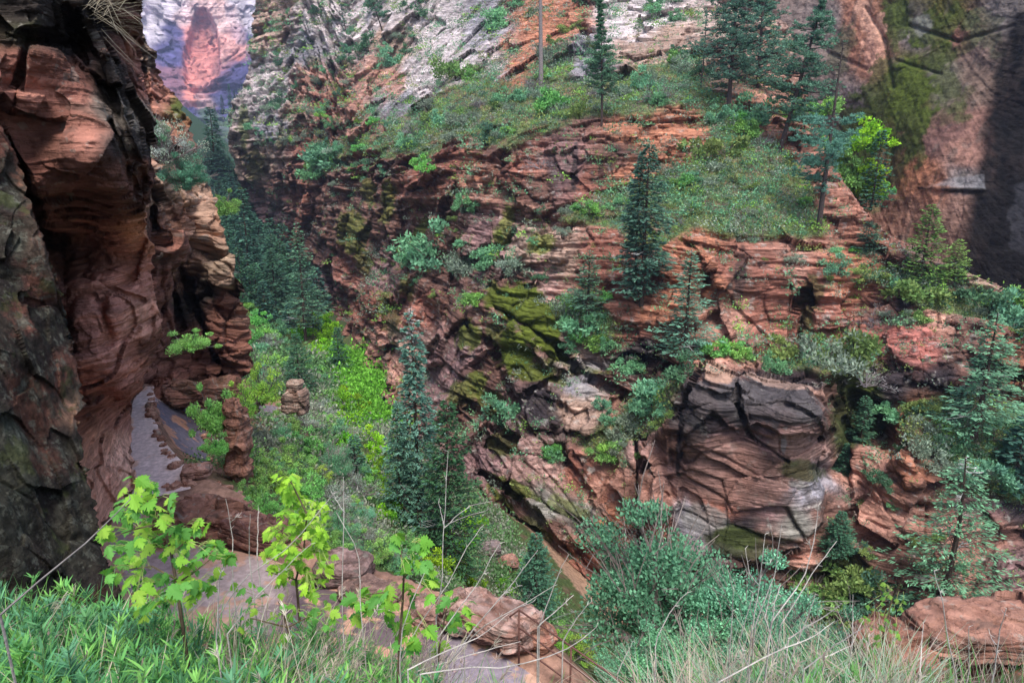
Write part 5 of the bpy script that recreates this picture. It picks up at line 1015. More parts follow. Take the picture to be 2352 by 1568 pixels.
rock('boulder', 'big rounded red boulder with a flat top at the lower right corner', p0 + [.80, -.05, -.47], (2.6, .95, .44), 38, c1=(.34,.18,.135), c2=(.24,.12,.09), lay=.08, H=.12, fac=.10, n=150, box=4.2, tilt=(0, -.07))
rock('boulder', 'dark undercut red block beneath the big rounded boulder', p0 + [1.3, -.1, -1.2], (2.2, 1.0, .62), 39, c1=(.26,.12,.085), c2=(.20,.09,.065), lay=.04, H=.3, fac=.16, n=100, box=3.4)
rock('boulder', 'smaller red shoulder rock left of the big rounded boulder', at(2060, 1500, 7.4) + [0, 0, -.35], (.9, 1.1, .62), 40, c1=(.30,.15,.11), c2=(.22,.11,.08), fac=.16, n=90)
ph = np.array(at(678, 935, 30.))
h = thing('pillar_rock', 'stacked layered pillar rock with a small balanced cap, standing free below the firs', 'rock', ph - [0, 0, .35])
for nm, me, z in (('pillar', rock_mesh('pillar', (1.15, 1.1, 1.15), 41, M_ROCK_MID, (.34,.24,.19), (.22,.14,.11), lay=.12, H=.22, fac=.14, n=80), .0), ('neck', rock_mesh('neck', (.62, .62, .4), 42, M_ROCK_MID, (.26,.16,.12), (.18,.11,.08), lay=.08, H=.15, n=50), .95), ('cap', rock_mesh('cap', (.72, .7, .42), 43, M_ROCK_MID, (.33,.24,.19), (.2,.13,.1), lay=.08, H=.12, fac=.14, n=60), 1.2)):
    o = link(nm, me, h); o.location = (0 if nm != 'cap' else .05, 0, z)
rock('rock_spur', 'narrow red rock spur at the brink beside the lower piece of path', at(556, 1075, 25.5) - [0, 0, 1.2], (.9, 1.0, 4.2), 44, c1=(.36,.18,.13), c2=(.24,.12,.09), lay=.2, H=.5, fac=.22, n=90)
rock('rock_spur', 'red broken rock under the layered buttress at the end of the path', at(480, 900, 31.5) - [0, 0, 1.0], (4.2, 1.4, 1.6), 45, c1=(.26,.13,.10), c2=(.18,.10,.07), lay=.15, H=.4, fac=.3, n=100)
rock('boulder', 'smooth brown boulder at the foot of the overhanging wall, behind the blue green shrub', g_at(1462, 1475, 14.), (2.0, 1.8, 2.4), 46, c1=(.24,.16,.12), c2=(.16,.10,.08), fac=.12, n=70)
rock('boulder', 'round red boulder on the creek sand right of the tallest fir', g_at(1165, 1310, 20.), (1.5, 1.3, 1.1), 47, c1=(.32,.17,.13), c2=(.22,.12,.09), n=50)
rock('boulder', 'dark wet boulder in the creek bed', g_at(1120, 1268, 20.), (2.0, 1.3, .7), 48, c1=(.14,.11,.11), c2=(.2,.15,.14), n=50)
rock('slab', 'flat square slab set on the path edge beyond the maple', tz(452, 1095), (.95, .7, .42), 49, c1=(.36,.20,.16), c2=(.26,.14,.11), lay=.04, H=.1, n=60, box=5, rz=.3)
STN = [rock_mesh('stone', (.34, .26, .15), 60 + i, M_ROCK_MID, (.42,.24,.18), (.30,.15,.11), lay=.02, H=.06, fac=.2, n=28, box=3.5) for i in range(4)]
i = 0
for line, n, z in (([(345,905),(348,950),(360,990),(385,1040),(415,1080),(432,1108)], 26, ZT), ([(452,900),(466,950),(470,1000),(482,1050)], 13, -12.5), ([(360,1126),(400,1120),(430,1118)], 6, ZT), ([(640,1215),(700,1255)], 4, ZT), ([(505,1110),(560,1150)], 4, ZT - .6)):
    A = np.array(line, float); t = np.linspace(0, len(A) - 1, n)
    for q in t:
        x = np.interp(q, range(len(A)), A[:, 0]) + RS.normal() * 3; y = np.interp(q, range(len(A)), A[:, 1]) + RS.normal() * 4
        p = tz(x, y, z); o = link('stone', STN[i % 4], None, p - [0, 0, .05], 'red loose stone in the rough row along the path edge', 'stone', 'stones lining the path'); i += 1
        o.rotation_euler = (RS.normal() * .15, RS.normal() * .15, RS.rand() * 6.28); s = .55 + RS.rand() * .9; o.scale = (s, s, s * (.8 + .5 * RS.rand()))
# ------------------------------------------------------------------ rusty handrail
def railing():
    b1 = np.array(tz(1192, 1528)); t1 = at(1192, 1400, b1[1]); b2 = tz(1312, 1588); b2 = np.array(b2); t2 = at(1312, 1484, b2[1])
    H = t1[2] - b1[2]; d = (t2 - t1); d2 = np.array([d[0], d[1], d[2]])
    o = thing('handrail', 'rusty steel pipe handrail descending along the path at the bottom', 'handrail', b1)
    def part(nm, pts, r):
        A = Acc(); tube(A, [np.array(p) - b1 for p in pts], r, 8, (.13, .065, .055)); link(nm, A.mesh(nm, M_RUST, True), o)
    d3 = t1 + d * 2.9
    part('post', [b1 - [0, 0, .3], t1], .022); part('post', [t2 - [0, 0, H + .3], t2 + [0, 0, 0]], .022); part('post', [t1 + d * 2 - [0, 0, H + .3], t1 + d * 2], .022)
    for f in (0, .31, .62): part('rail', [t1 - [0, 0, H * f], t1 + d * 1.4 - [0, 0, H * f], d3 - [0, 0, H * f]], .020)
    back = at(1143, 1436, b1[1] + 1.4) ; part('rail', [t1, back], .020)
railing()
# ------------------------------------------------------------------ foreground bank: grass, weeds, dry stems, young maples
def cover_on_wall():
    """low green cover of the benches: tufts and cushions nobody could count"""
    PX, PY, P, over, x0, y0, st = SURF['hillside']; rs = np.random.RandomState(4); A = Acc()
    calm = w_calm(PX, PY); ok = (over <= 0); n1 = fbm(P.astype(F32) * F32(.25), 3, 99)
    dens = np.where(ok, (1 - calm) * 1.0 + (.02 * (n1 > .02) * (PY > -20) + .10 * (n1 > .12)) * (polydist(PX, PY, [(1480,1010),(1570,850),(1900,850),(1930,1000),(1890,1220),(1700,1300),(1480,1260)]) > 0), 0); w = dens * (P[..., 1] / 80.) ** 1.0; w = (w / w.sum()).ravel()
    n = 24000; idx = rs.choice(len(w), n, p=w); B = P.reshape(-1, 3)[idx]; k = 9
    size = (.35 + .45 * rs.rand(n)) * (.75 + .25 * B[:, 1] / 80.)
    kind = rs.rand(n); pal = np.array([(.16, .32, .13), (.24, .29, .18), (.25, .36, .12), (.15, .30, .19), (.28, .24, .19), (.22, .40, .17)])
    nz = fbm(B.astype(F32) * F32(.15), 3, 98); c = pal[np.clip(((nz + .5) * 5 + kind * 2 - .5).astype(int), 0, 5)]
    C = np.repeat(B + rs.normal(size=(n, 3)) * [.2, .2, .05], k, 0) + rs.normal(size=(n * k, 3)) * .14; D = rnd_dirs(rs, n * k); D[:, 2] = np.abs(D[:, 2]) * .8 + .25
    col = np.repeat(c, k, 0) * (.55 + .8 * rs.rand(n * k, 1)); sz = np.repeat(size, k)
    leaves(A, C, D, rnd_dirs(rs, n * k), sz * .42, sz * .17, col)
    o = link('ground_cover', A.mesh('ground_cover', M_LEAF), None, None, 'low green and grey plant cover on the benches of the opposite slope', 'ground cover', kind='stuff')
cover_on_wall()
def scrub_on_ledges():
    PX, PY, P, over, x0, y0, st = SURF['hillside']; rs = np.random.RandomState(14); A = Acc()
    n = np.cross(np.gradient(P, axis=0), np.gradient(P, axis=1)); n /= np.linalg.norm(n, axis=2)[:, :, None] + 1e-9; nz = np.abs(n[..., 2])
    calm = w_calm(PX, PY); clump = sstep(-.05, .25, fbm(P.astype(F32) * F32(.07), 3, 97))
    block = sstep(0, 20, polydist(PX, PY, [(1480,1010),(1590,860),(1900,860),(1930,1000),(1880,1220),(1700,1290),(1500,1250)]))
    w = np.where(over <= 0, sstep(.45, .8, nz) * (.15 + clump) + .9 * (1 - calm) + .22 * (PY < 330) * (PX < 1180) + .8 * sstep(20, -20, polydist(PX, PY, [(590,330),(690,430),(850,400),(960,390),(1060,420),(1110,340),(940,270),(800,230),(680,260)])) * clump + .7 * sstep(15, -15, polydist(PX, PY, [(920,570),(1000,530),(1190,600),(1180,640),(1040,640)])) + .8 * sstep(15, -15, polydist(PX, PY, [(1250,690),(1340,680),(1420,740),(1500,800),(1430,830),(1330,770)])), 0) * block * (P[..., 1] / 80.); w = (w / w.sum()).ravel()
    m = 3600; B = P.reshape(-1, 3)[rs.choice(len(w), m, p=w)]; k = 60; r = (.5 + 1.0 * rs.rand(m) ** 1.6) * (.6 + .4 * B[:, 1] / 80.)
    pal = np.array([TEAL, SAGE, BRI, OLV, DRK, (.19, .40, .22), SAGE, TEAL]); c = pal[rs.randint(8, size=m)] * (.7 + .5 * rs.rand(m, 1)); rr = np.repeat(r, k)
    lobes = rnd_dirs(rs, m * 5).reshape(m, 5, 3) * [.75, .75, .45]; q = lobes[np.repeat(np.arange(m), k), rs.randint(5, size=m * k)]
    C = np.repeat(B, k, 0) + (q + rs.normal(size=(m * k, 3)) * .28) * rr[:, None]; C[:, 2] = np.maximum(C[:, 2], np.repeat(B[:, 2], k) - .1) + rr * .3
    D = rnd_dirs(rs, m * k); D[:, 2] += .3
    leaves(A, C, D, rnd_dirs(rs, m * k), rr * .25, rr * .12, np.repeat(c, k, 0) * (.5 + .9 * rs.rand(m * k, 1)))
    link('ledge_scrub', A.mesh('ledge_scrub', M_LEAF), None, None, 'small scrub and ferns growing from every ledge of the opposite wall', 'scrub', kind='stuff')
scrub_on_ledges()
def cover_near():
    rs = np.random.RandomState(6); A = Acc(); px = rs.rand(60000) * 1300 + 250; py = 820 + rs.rand(60000) * 640
    Y = np.geomspace(14, 200, 260); pts = []
    x = (px - 1176) / FPX; z = (784 - py) / FPX; yd = CP + z * SP; zd = -SP + z * CP
    hit = np.full(len(px), -1.)
    for a in Y:
        m = hit < 0; k = a / yd[m]; X = x[m] * k; Z = zd[m] * k; hh = height(X, np.full(X.shape, a)); q = np.nonzero(m)[0][Z < hh]; hit[q] = a
    ok = hit > 0; k = hit / yd; B = np.stack([x * k, hit, zd * k], -1)[ok]
    d1 = polydist(B[:, 0], B[:, 1], T1); d2 = polydist(B[:, 0], B[:, 1], T2); d3 = polydist(B[:, 0], B[:, 1], T3)
    creek = np.abs(B[:, 0] - np.interp(B[:, 1], [0, 50, 70, 104, 165, 250, 400], [12, 6, -7, -21, -44, -93, -165]))
    sandy = (creek < np.interp(B[:, 1], [0, 56, 66, 90], [9, 8, 4.5, 3])) & (B[:, 1] < 88) & (B[:, 2] < -31)
    B = B[(d1 > .5) & (d2 > .4) & (d3 > .3) & ~sandy]; n = len(B); B[:, 2] = height(B[:, 0], B[:, 1])
    pt = fbm(B.astype(F32) * F32(.35), 3, 55); keep = (pt > -.12) | (B[:, 2] < -31); B = B[keep]; n = len(B); flr = (B[:, 2] < -31) & (np.abs(B[:, 0] - np.interp(B[:, 1], [0, 50, 70, 104, 165, 250, 400], [12, 6, -7, -21, -44, -93, -165])) < 5.5 + B[:, 1] * .02); sp = fbm(B.astype(F32) * F32(.5), 2, 56)[:, None]; c = np.where(flr[:, None], np.array([(.19, .44, .05)]), np.where(sp > .08, np.array([(.27, .29, .22)]), np.array([(.14, .26, .10)]))) * (.7 + .6 * rs.rand(n, 1))
    k = 7; s = B[:, 1] * .010 * (.6 + .8 * rs.rand(n)); C = np.repeat(B, k, 0) + rs.normal(size=(n * k, 3)) * np.repeat(s, k)[:, None] * .8; C[:, 2] = np.abs(C[:, 2] - np.repeat(B[:, 2], k)) + np.repeat(B[:, 2], k)
    D = rnd_dirs(rs, n * k); D[:, 2] = np.abs(D[:, 2]) + .2
    leaves(A, C, D, rnd_dirs(rs, n * k), np.repeat(s, k) * .5, np.repeat(s, k) * .25, np.repeat(c, k, 0) * (.6 + .7 * rs.rand(n * k, 1)))
    link('undergrowth', A.mesh('undergrowth', M_LEAF), None, None, 'green undergrowth covering the near slope and the canyon floor', 'undergrowth', kind='stuff')
cover_near()
def blade(A, base, d, L, w, col, bend, n=4):
    """curved flat blades; arrays of m blades"""
    m = len(base); s = np.linspace(0, 1, n); d = d / np.linalg.norm(d, axis=1)[:, None]
    hx = np.stack([d[:, 0], d[:, 1], 0 * d[:, 0]], -1); hx /= np.linalg.norm(hx, axis=1)[:, None] + 1e-6
    side = np.cross(d, hx + [0, 0, 1e-3]); side /= np.linalg.norm(side, axis=1)[:, None] + 1e-6
    P = base[:, None] + d[:, None] * (L[:, None, None] * s[None, :, None]) + (hx * (bend * L)[:, None])[:, None] * (s ** 2)[None, :, None] - np.array([0, 0, 1.]) * ((bend * L * .45)[:, None, None] * (s ** 2.2)[None, :, None])
    W = w[:, None] * np.array([.6, 1, .75, .05])[None, :n] * .5
    V = np.stack([P - side[:, None] * W[..., None], P + side[:, None] * W[..., None]], 2).reshape(-1, 3)
    k = np.arange(m)[:, None, None] * (2 * n); i = np.arange(n - 1)[None, :, None] * 2; f = np.array([0, 1, 3, 2])[None, None]
    A.add(V, (k + i + f).reshape(-1, 4), np.repeat(np.broadcast_to(col, (m, 3)), 2 * n, axis=0))
def bank_pts(rs, n, px0, px1, Y0, Y1):
    px = px0 + rs.rand(n) * (px1 - px0); Y = Y0 + rs.rand(n) * (Y1 - Y0); P = at(px, 1450, Y); x = P[:, 0]; return np.stack([x, Y, height(x, Y)], -1), px
def grass(name, label, n, px0, px1, Y0, Y1, L0, L1, w, cols, spread=.35, bend=.35, seed=1, wts=None):
    rs = np.random.RandomState(seed); A = Acc(); B, px = bank_pts(rs, n, px0, px1, Y0, Y1)
    cl = np.round(B[:, :2] / .22) * .22; B[:, :2] = cl + (B[:, :2] - cl) * .55 + 0.0; B[:, 2] = height(B[:, 0], B[:, 1]) - .02
    d = rs.normal(size=(n, 3)) * [spread, spread, 0] + [0, 0, 1.]; c = np.array(cols)[rs.choice(len(cols), n, p=wts)] * (.7 + .6 * rs.rand(n, 1))
    blade(A, B, d, L0 + (L1 - L0) * rs.rand(n), w * (.6 + .8 * rs.rand(n)), c, bend * rs.rand(n))
    link(name, A.mesh(name, M_GRASS), None, None, label, 'grass', kind='stuff')
G1, G2, G3 = (.11, .29, .08), (.19, .40, .10), (.07, .20, .09)
STR = (.46, .41, .31); STR2 = (.38, .30, .26); PALEG = (.32, .44, .32)
grass('grass', 'long green grass blades on the bank at the lower left', 3400, -150, 900, 1.5, 3.6, .12, .40, .007, [G1, G2, G3, STR], seed=1, wts=[.35, .3, .25, .1])
grass('grass', 'mixed green and straw coloured grass on the bank in the lower middle', 2000, 500, 1250, 1.9, 3.5, .12, .36, .005, [G1, G2, STR, STR2], seed=2, wts=[.3, .2, .3, .2], bend=.5)
grass('dry_grass', 'pale dry grass clumps on the bank at the lower right', 3000, 1480, 2120, 2.0, 3.8, .15, .50, .005, [STR, PALEG, G1, STR2], seed=3, wts=[.28, .34, .2, .18], spread=.6, bend=.6)
grass('dry_grass', 'thin straw and twigs before the red boulder', 500, 2080, 2450, 2.2, 3.6, .1, .45, .004, [STR2, STR, G1], seed=4, spread=.3, bend=.2)
grass('grass', 'loose grass stems behind the handrail foot', 700, 1250, 1520, 2.2, 3.4, .08, .25, .005, [G1, PALEG, STR], seed=5, bend=.4)
def straw(n, px0, px1, L0, L1, seed, name, label, lean=.35):
    rs = np.random.RandomState(seed); A = Acc(); B, px = bank_pts(rs, n, px0, px1, 2.0, 3.4)
    for i in range(n):
        L = L0 + (L1 - L0) * rs.rand(); d = np.array([lean + rs.normal() * .3, rs.normal() * .25, 1.]); d /= np.linalg.norm(d); s = np.linspace(0, 1, 5)[:, None]
        P = B[i] + d * L * s + np.array([d[0], d[1], -.35]) * L * .35 * s ** 2 * rs.rand() + rs.normal(size=(5, 3)) * .004 * s
        c = np.array([STR, STR2, (.5, .46, .38)][rs.randint(3)]) * (.7 + .5 * rs.rand())
        tube(A, P, np.linspace(.0021, .0009, 5), 3, c, cap=False)
        if rs.rand() < .4: k = 12; blade(A, np.repeat(P[-1:], k, 0) - d * .06 * rs.rand(k, 1), rs.normal(size=(k, 3)) * .3 + d, np.full(k, .03), np.full(k, .004), c * 1.1, np.full(k, .2))
    link(name, A.mesh(name, M_GRASS), None, None, label, 'dry grass', kind='stuff')
straw(400, 470, 1010, .25, .60, 31, 'dry_grass', 'thin straw coloured stalks leaning right over the grass in the lower middle')
straw(150, 1560, 2080, .25, .55, 32, 'dry_grass', 'thin dry stalks among the pale grass clumps at the lower right', .15)
straw(60, -50, 520, .2, .42, 33, 'dry_grass', 'scattered dry stalks in the green weeds at the lower left')
def weeds(name, label, n, px0, px1, Y0, Y1, H0, H1, seed, cols, nl=34, leaf=.075):
    rs = np.random.RandomState(seed); A = Acc(); B, px = bank_pts(rs, n, px0, px1, Y0, Y1)
    for i in range(n):
        H = H0 + (H1 - H0) * rs.rand(); ln = rs.normal(size=2) * .14; top = B[i] + [ln[0] * H, ln[1] * H, H]; mid = (B[i] + top) / 2 + [0, 0, .02]
        tube(A, [B[i] - [0, 0, .03], mid, top], [.003, .0026, .0016], 3, (.13, .22, .08), cap=False)
        m = int(nl * (.6 + .5 * rs.rand())); t = .25 + .75 * rs.rand(m) ** .8; a = np.arange(m) * 2.4 + rs.rand() * 6
        P = B[i] + (top - B[i]) * t[:, None]; D = np.stack([np.cos(a), np.sin(a), .35 + .9 * t], -1); c = np.array(cols[rs.randint(len(cols))]) * (.65 + .7 * rs.rand(m, 1)) * (.8 + .4 * t[:, None])
        blade(A, P, D, leaf * (1.15 - .45 * t) * (.7 + .6 * rs.rand(m)), np.full(m, .0105), c, .3 * rs.rand(m))
    return A
A = weeds('weeds', '', 430, -150, 1020, 1.6, 3.55, .10, .36, 21, [(.12, .32, .09), (.19, .42, .10), (.08, .24, .10), (.12, .30, .16)], nl=40, leaf=.085)
link('weeds', A.mesh('weeds', M_GRASS), None, None, 'dense narrow leaved green weeds covering the bank at the lower left', 'weeds', kind='stuff')
A = weeds('weeds', '', 60, 1700, 2000, 2.4, 3.4, .12, .25, 22, [(.15, .34, .10), (.12, .28, .14)])
link('weeds', A.mesh('weeds', M_GRASS), None, None, 'small leafy weeds among the dry grass at the lower right', 'weeds', kind='stuff')
for k, (px, Y, H, lab) in enumerate([(185, 2.7, .40, 'tall leafy weed with a blue green tip in front of the dark rock foot'), (75, 2.3, .40, 'tall narrow leaved weed nearest the left edge'), (250, 2.9, .30, 'leafy weed between the dark rock foot and the first maple')]):
    g = near(px, Y); T = Acc(); C = Acc(); rs = np.random.RandomState(70 + k); tube(T, [[0, 0, 0], [.01, 0, H * .5], [.02, 0, H]], [.004, .0035, .002], 4, (.16, .26, .10), cap=False)
    m = 60; t = .2 + .8 * rs.rand(m); a = np.arange(m) * 2.4; P = np.stack([.02 * t, 0 * t, H * t], -1); D = np.stack([np.cos(a), np.sin(a), .3 + .8 * t], -1)
    blade(C, P, D, .085 * (1.2 - .5 * t), np.full(m, .011), np.array([.12, .30, .12]) * (.7 + .6 * rs.rand(m, 1)), .35 * rs.rand(m))
    two_part('weed', (T.mesh('weed_stalk', M_GRASS), C.mesh('weed_leaves', M_GRASS)), lab, 'weed', g, 0, names=('stalk', 'leaves'))
# young maples
def sapling(label, Y, stem, branches, nodes_, per, size, seed, cols):
    rs = np.random.RandomState(seed); T = Acc(); C = Acc(); foot = at(stem[0][0], stem[0][1], Y)
    foot[2] = float(height(np.array([foot[0]]), np.array([Y]))[0]) - .03
    pts = [foot] + [at(x, y, Y + (i % 3 - 1) * .03) for i, (x, y) in enumerate(stem)]; S = np.array(pts) - foot
    tube(T, S, np.linspace(.0085, .0035, len(S)), 6, (.10, .075, .05))
    for br in branches:
        b = np.array([at(x, y, Y + rs.normal() * .10 * i) for i, (x, y) in enumerate(br)]) - foot; tube(T, b, np.linspace(.0045, .002, len(b)), 5, (.14, .11, .06))
    SP_ = S
    for (x, y) in nodes_:
        c = at(x, y, Y + rs.normal() * .16) - foot
        # nearest point of the stem carries the leaf stalk
        i = np.argmin(np.linalg.norm(SP_ - c, axis=1)); a = SP_[i] * .35 + c * .65
        for q in range(per):
            D = rnd_dirs(rs, 1)[0] * [1, 1, .35]; D[2] -= .35; L = size * (.65 + .6 * rs.rand()); P = c + rnd_dirs(rs, 1)[0] * size * .45 * (per > 1)
            tube(T, [a, (a + P) / 2 + [0, 0, .01], P], [.0015, .0012, .001], 3, (.25, .30, .10), cap=False)
            Nn = np.array([rs.normal() * .45, -.35 + rs.normal() * .45, 1.]); col = np.array(cols[rs.randint(len(cols))]) * (.8 + .4 * rs.rand())
            maple_leaves(C, P[None], D[None], Nn[None], np.array([L]), col)
    return two_part('maple_sapling', (T.mesh('sapling_stem', M_BARK), C.mesh('sapling_leaves', M_MAPLE)), label, 'maple sapling', foot, 0, 'young maples on the bank', names=('stem', 'foliage'))
ML = [(.16, .40, .05), (.22, .46, .05), (.11, .32, .06), (.14, .38, .08), (.28, .48, .06)]
sapling('young maple with big toothed leaves in front of the path, nearest the dark rock', 2.6, [(420, 1440), (405, 1340), (393, 1268), (372, 1200), (345, 1140), (325, 1105)], [[(395, 1270), (430, 1240), (465, 1215)], [(405, 1330), (350, 1300), (265, 1310)], [(405, 1340), (450, 1310), (500, 1270)], [(372, 1200), (310, 1215), (250, 1235)]],
        [(300,1108),(335,1102),(350,1115),(345,1150),(325,1162),(362,1172),(288,1188),(320,1200),(352,1187),(385,1215),(418,1212),(436,1222),(462,1205),(246,1222),(262,1248),(360,1248),(400,1238),(272,1178),(300,1150),(375,1150),(345,1225),(430,1250),(380,1260),(410,1225),(262,1315),(292,1322),(330,1335),(362,1330),(400,1322),(440,1302),(470,1270),(485,1252),(520,1252),(505,1285),(492,1322),(452,1330),(472,1352),(310,1345),(380,1362),(350,1382),(338,1402),(295,1280),(320,1290),(420,1290),(455,1365),(300,1240),(330,1245),(385,1190),(405,1350)], 4, .062, 5, ML)
rs = np.random.RandomState(9)
nd = [tuple(q) for q in in_poly([(612,1088),(660,1078),(690,1130),(735,1150),(748,1250),(760,1345),(720,1360),(620,1330),(602,1215),(640,1190),(650,1130)], 105)]
sapling('bright yellow green leafy maple rising between the ledge rock and the flat boulder', 3.3, [(690, 1440), (680, 1330), (698, 1260), (705, 1180), (665, 1100)], [[(698, 1260), (650, 1220), (615, 1200)], [(680, 1330), (640, 1320), (610, 1310)], [(705, 1180), (735, 1170)]], nd, 3, .052, 6, [(.34, .60, .05), (.28, .54, .05), (.22, .46, .05), (.40, .62, .08)])
sapling('maple sapling with star shaped leaves above the pale pink boulder', 2.5, [(915, 1560), (918, 1470), (925, 1380), (928, 1310), (915, 1245)], [[(925, 1380), (880, 1360), (840, 1365)], [(925, 1330), (970, 1280)]],
        [(962,1245),(975,1250),(940,1290),(985,1300),(960,1285),(915,1238),(925,1300),(1000,1310),(840,1360),(815,1375),(870,1355),(900,1350),(930,1350),(945,1360),(850,1390),(885,1385),(920,1395),(895,1420),(940,1420),(950,1450),(975,1455),(930,1470),(960,1480),(830,1410),(985,1350),(905,1440)], 3, .06, 7, ML)
sapling('small maple twig with drooping yellow green leaves over the pale pink boulder', 2.7, [(1000, 1580), (1010, 1480), (1025, 1400)], [[(1025, 1400), (1060, 1370)]], [(1020,1380),(1050,1365),(1078,1385),(1085,1395),(1035,1400),(1040,1425),(1068,1435),(1055,1410),(1025,1430),(1010,1470),(1000,1490)], 2, .056, 8, ML)
nd = [tuple(q) for q in in_poly([(520,1340),(620,1330),(700,1400),(760,1350),(800,1400),(780,1480),(560,1480)], 60)]
sapling('low spreading maple shoots in the grass left of the star leaved sapling', 3.0, [(680, 1500), (660, 1440), (640, 1380)], [[(660, 1440), (740, 1400)], [(660, 1440), (580, 1420)]], nd, 1, .045, 12, ML)
nd = [tuple(q) for q in in_poly([(1960,1400),(2040,1330),(2080,1380),(2060,1480),(2000,1500)], 60)]
sapling('small leaved green shoot climbing before the left shoulder of the red boulder', 3.4, [(2020, 1560), (2030, 1450), (2050, 1370), (2075, 1325)], [[(2030, 1450), (1990, 1430)]], nd, 1, .028, 13, [(.13, .30, .05), (.2, .36, .06)])
# bare stems, each traced on its own line and distance
def c8(l): return [(799.7 + x * .36, 1003.8 + y * .36) for x, y in l]
def c7(l): return [(x * .36, 1003.8 + y * .36) for x, y in l]
def c9(l): return [(1505.3 + x * .36, 1003.8 + y * .36) for x, y in l]
def stem(label, lines, Y, r=.0029, col=(.40, .37, .34), name='bare_stem'):
    rs = np.random.RandomState(int(Y * 1000) % 9999); A = Acc(); o0 = at(lines[0][0][0], lines[0][0][1], Y)
    for li, l in enumerate(lines):
        l = np.array(l, float); n = 9; t = np.linspace(0, len(l) - 1, n); xs = np.interp(t, range(len(l)), l[:, 0]) + rs.normal(size=n) * .7; ys = np.interp(t, range(len(l)), l[:, 1]) + rs.normal(size=n) * .7
        yy = Y + np.linspace(0, 1, n) * rs.normal() * .18 * (1 if li else .5); p = at(xs, ys, 1.) * yy[:, None]; rr = r * (1 if li == 0 else .7)
        tube(A, p - o0, np.linspace(rr, rr * .4, n), 5, col)
        for k in range(int(n * .8)):
            if rs.rand() < .5: i = rs.randint(2, n); dd = rnd_dirs(rs, 1)[0] * .02; dd[2] = abs(dd[2]); tube(A, [p[i] - o0, p[i] - o0 + dd], [r * .45, r * .2], 3, col, cap=False)
    # root down to the bank
    g = float(height(np.array([o0[0]]), np.array([o0[1]]))[0])
    if o0[2] - g > .02 : tube(A, [[0, 0, g - o0[2]], [0, 0, 0]], [r * 1.1, r], 5, col)
    link(name, A.mesh(name, M_BARK), None, o0, label, 'bare stem', 'bare dry stems on the bank')
stem('tallest pale bare stem, forked in the middle, before the dark fir', [c8([(560,1150),(600,930),(612,570),(637,90)]), c8([(612,570),(600,500),(575,420)]), c8([(612,580),(700,490),(800,430),(920,410)]), c8([(640,550),(760,500),(880,470),(955,425)])], 2.4)
for lab, l, Y in [('bare stem slanting right just left of the creek sand', [c8([(300,1500),(450,1200),(640,930),(760,700),(845,575)])], 2.5), ('bare stem with its tip on the dark creek shade', [c8([(520,1350),(700,1100),(830,930),(965,675)])], 2.3), ('budded bare stem ending before the dense young fir', [c8([(640,1450),(800,1220),(1000,990),(1110,850),(1210,720)]), c8([(1000,990),(1080,950)])], 2.2),
                  ('crooked bare stem crossing above the pale pink boulder', [c8([(740,1330),(850,1210),(1090,1080),(1310,950)]), c8([(1090,1080),(1180,1050)])], 2.6), ('thin bare stem right of the dense young fir', [c8([(1220,1200),(1310,960),(1350,850),(1410,745)])], 2.7), ('short bare twig pair above the handrail', [c8([(1210,1210),(1330,1100),(1440,1005)]), c8([(1300,1160),(1460,1110)])], 2.35),
                  ('bare twig above the middle of the handrail', [c8([(1370,1300),(1460,1150),(1550,1045)])], 2.45), ('bowed bare stem in the middle of the straw', [c8([(330,1480),(340,1250),(410,1030),(490,870)])], 2.15), ('low bare stem lying toward the pale pink boulder', [c8([(380,1480),(650,1350),(850,1270),(1000,1140)])], 2.05), ('long low stem crossing the path surface', [c8([(440,1490),(800,1380),(1100,1300)])], 2.55),
                  ('longest low stem sweeping across path and handrail', [c8([(460,1510),(740,1465),(1000,1470),(1250,1410),(1440,1330),(1585,1210)])], 2.0), ('short upright twig right of the handrail', [c8([(1720,1500),(1815,1300)])], 2.65), ('bowed pale stem before the blue green shrub', [c8([(1960,1480),(1960,1300),(2060,1100),(2160,990)])], 2.3),
                  ('upright bare stem in the gap left of the flat topped boulder', [c7([(2200,1540),(2180,1050),(2195,440),(2190,250)]), c7([(2195,480),(2110,340)]), c7([(2195,400),(2290,330)])], 2.75), ('wavy bare stem over the flat topped boulder', [c7([(2330,1400),(2300,1080),(2290,740),(2150,480)])], 2.52),
                  ('thin white stem before the layered ledge rock, leftmost of three', [c7([(1480,900),(1485,650),(1440,390)]), c7([(1470,540),(1520,500)])], 2.85), ('thin white stem before the layered ledge rock, middle of three', [c7([(1590,760),(1595,490)])], 2.95), ('thin white stem before the layered ledge rock, rightmost of three', [c7([(1640,760),(1650,450)])], 3.05), ('pale stem right of the first maple', [c7([(1380,1300),(1400,900),(1420,830)])], 2.2), ('straw coloured stem bending over the maple shoots', [c7([(1390,1150),(1550,900),(1850,700),(2130,360)])], 2.6), ('straw coloured stem leaning over the grass in the middle', [c7([(1450,1250),(1650,1000),(1980,680)])], 2.3)]:
    stem(lab, l, Y)
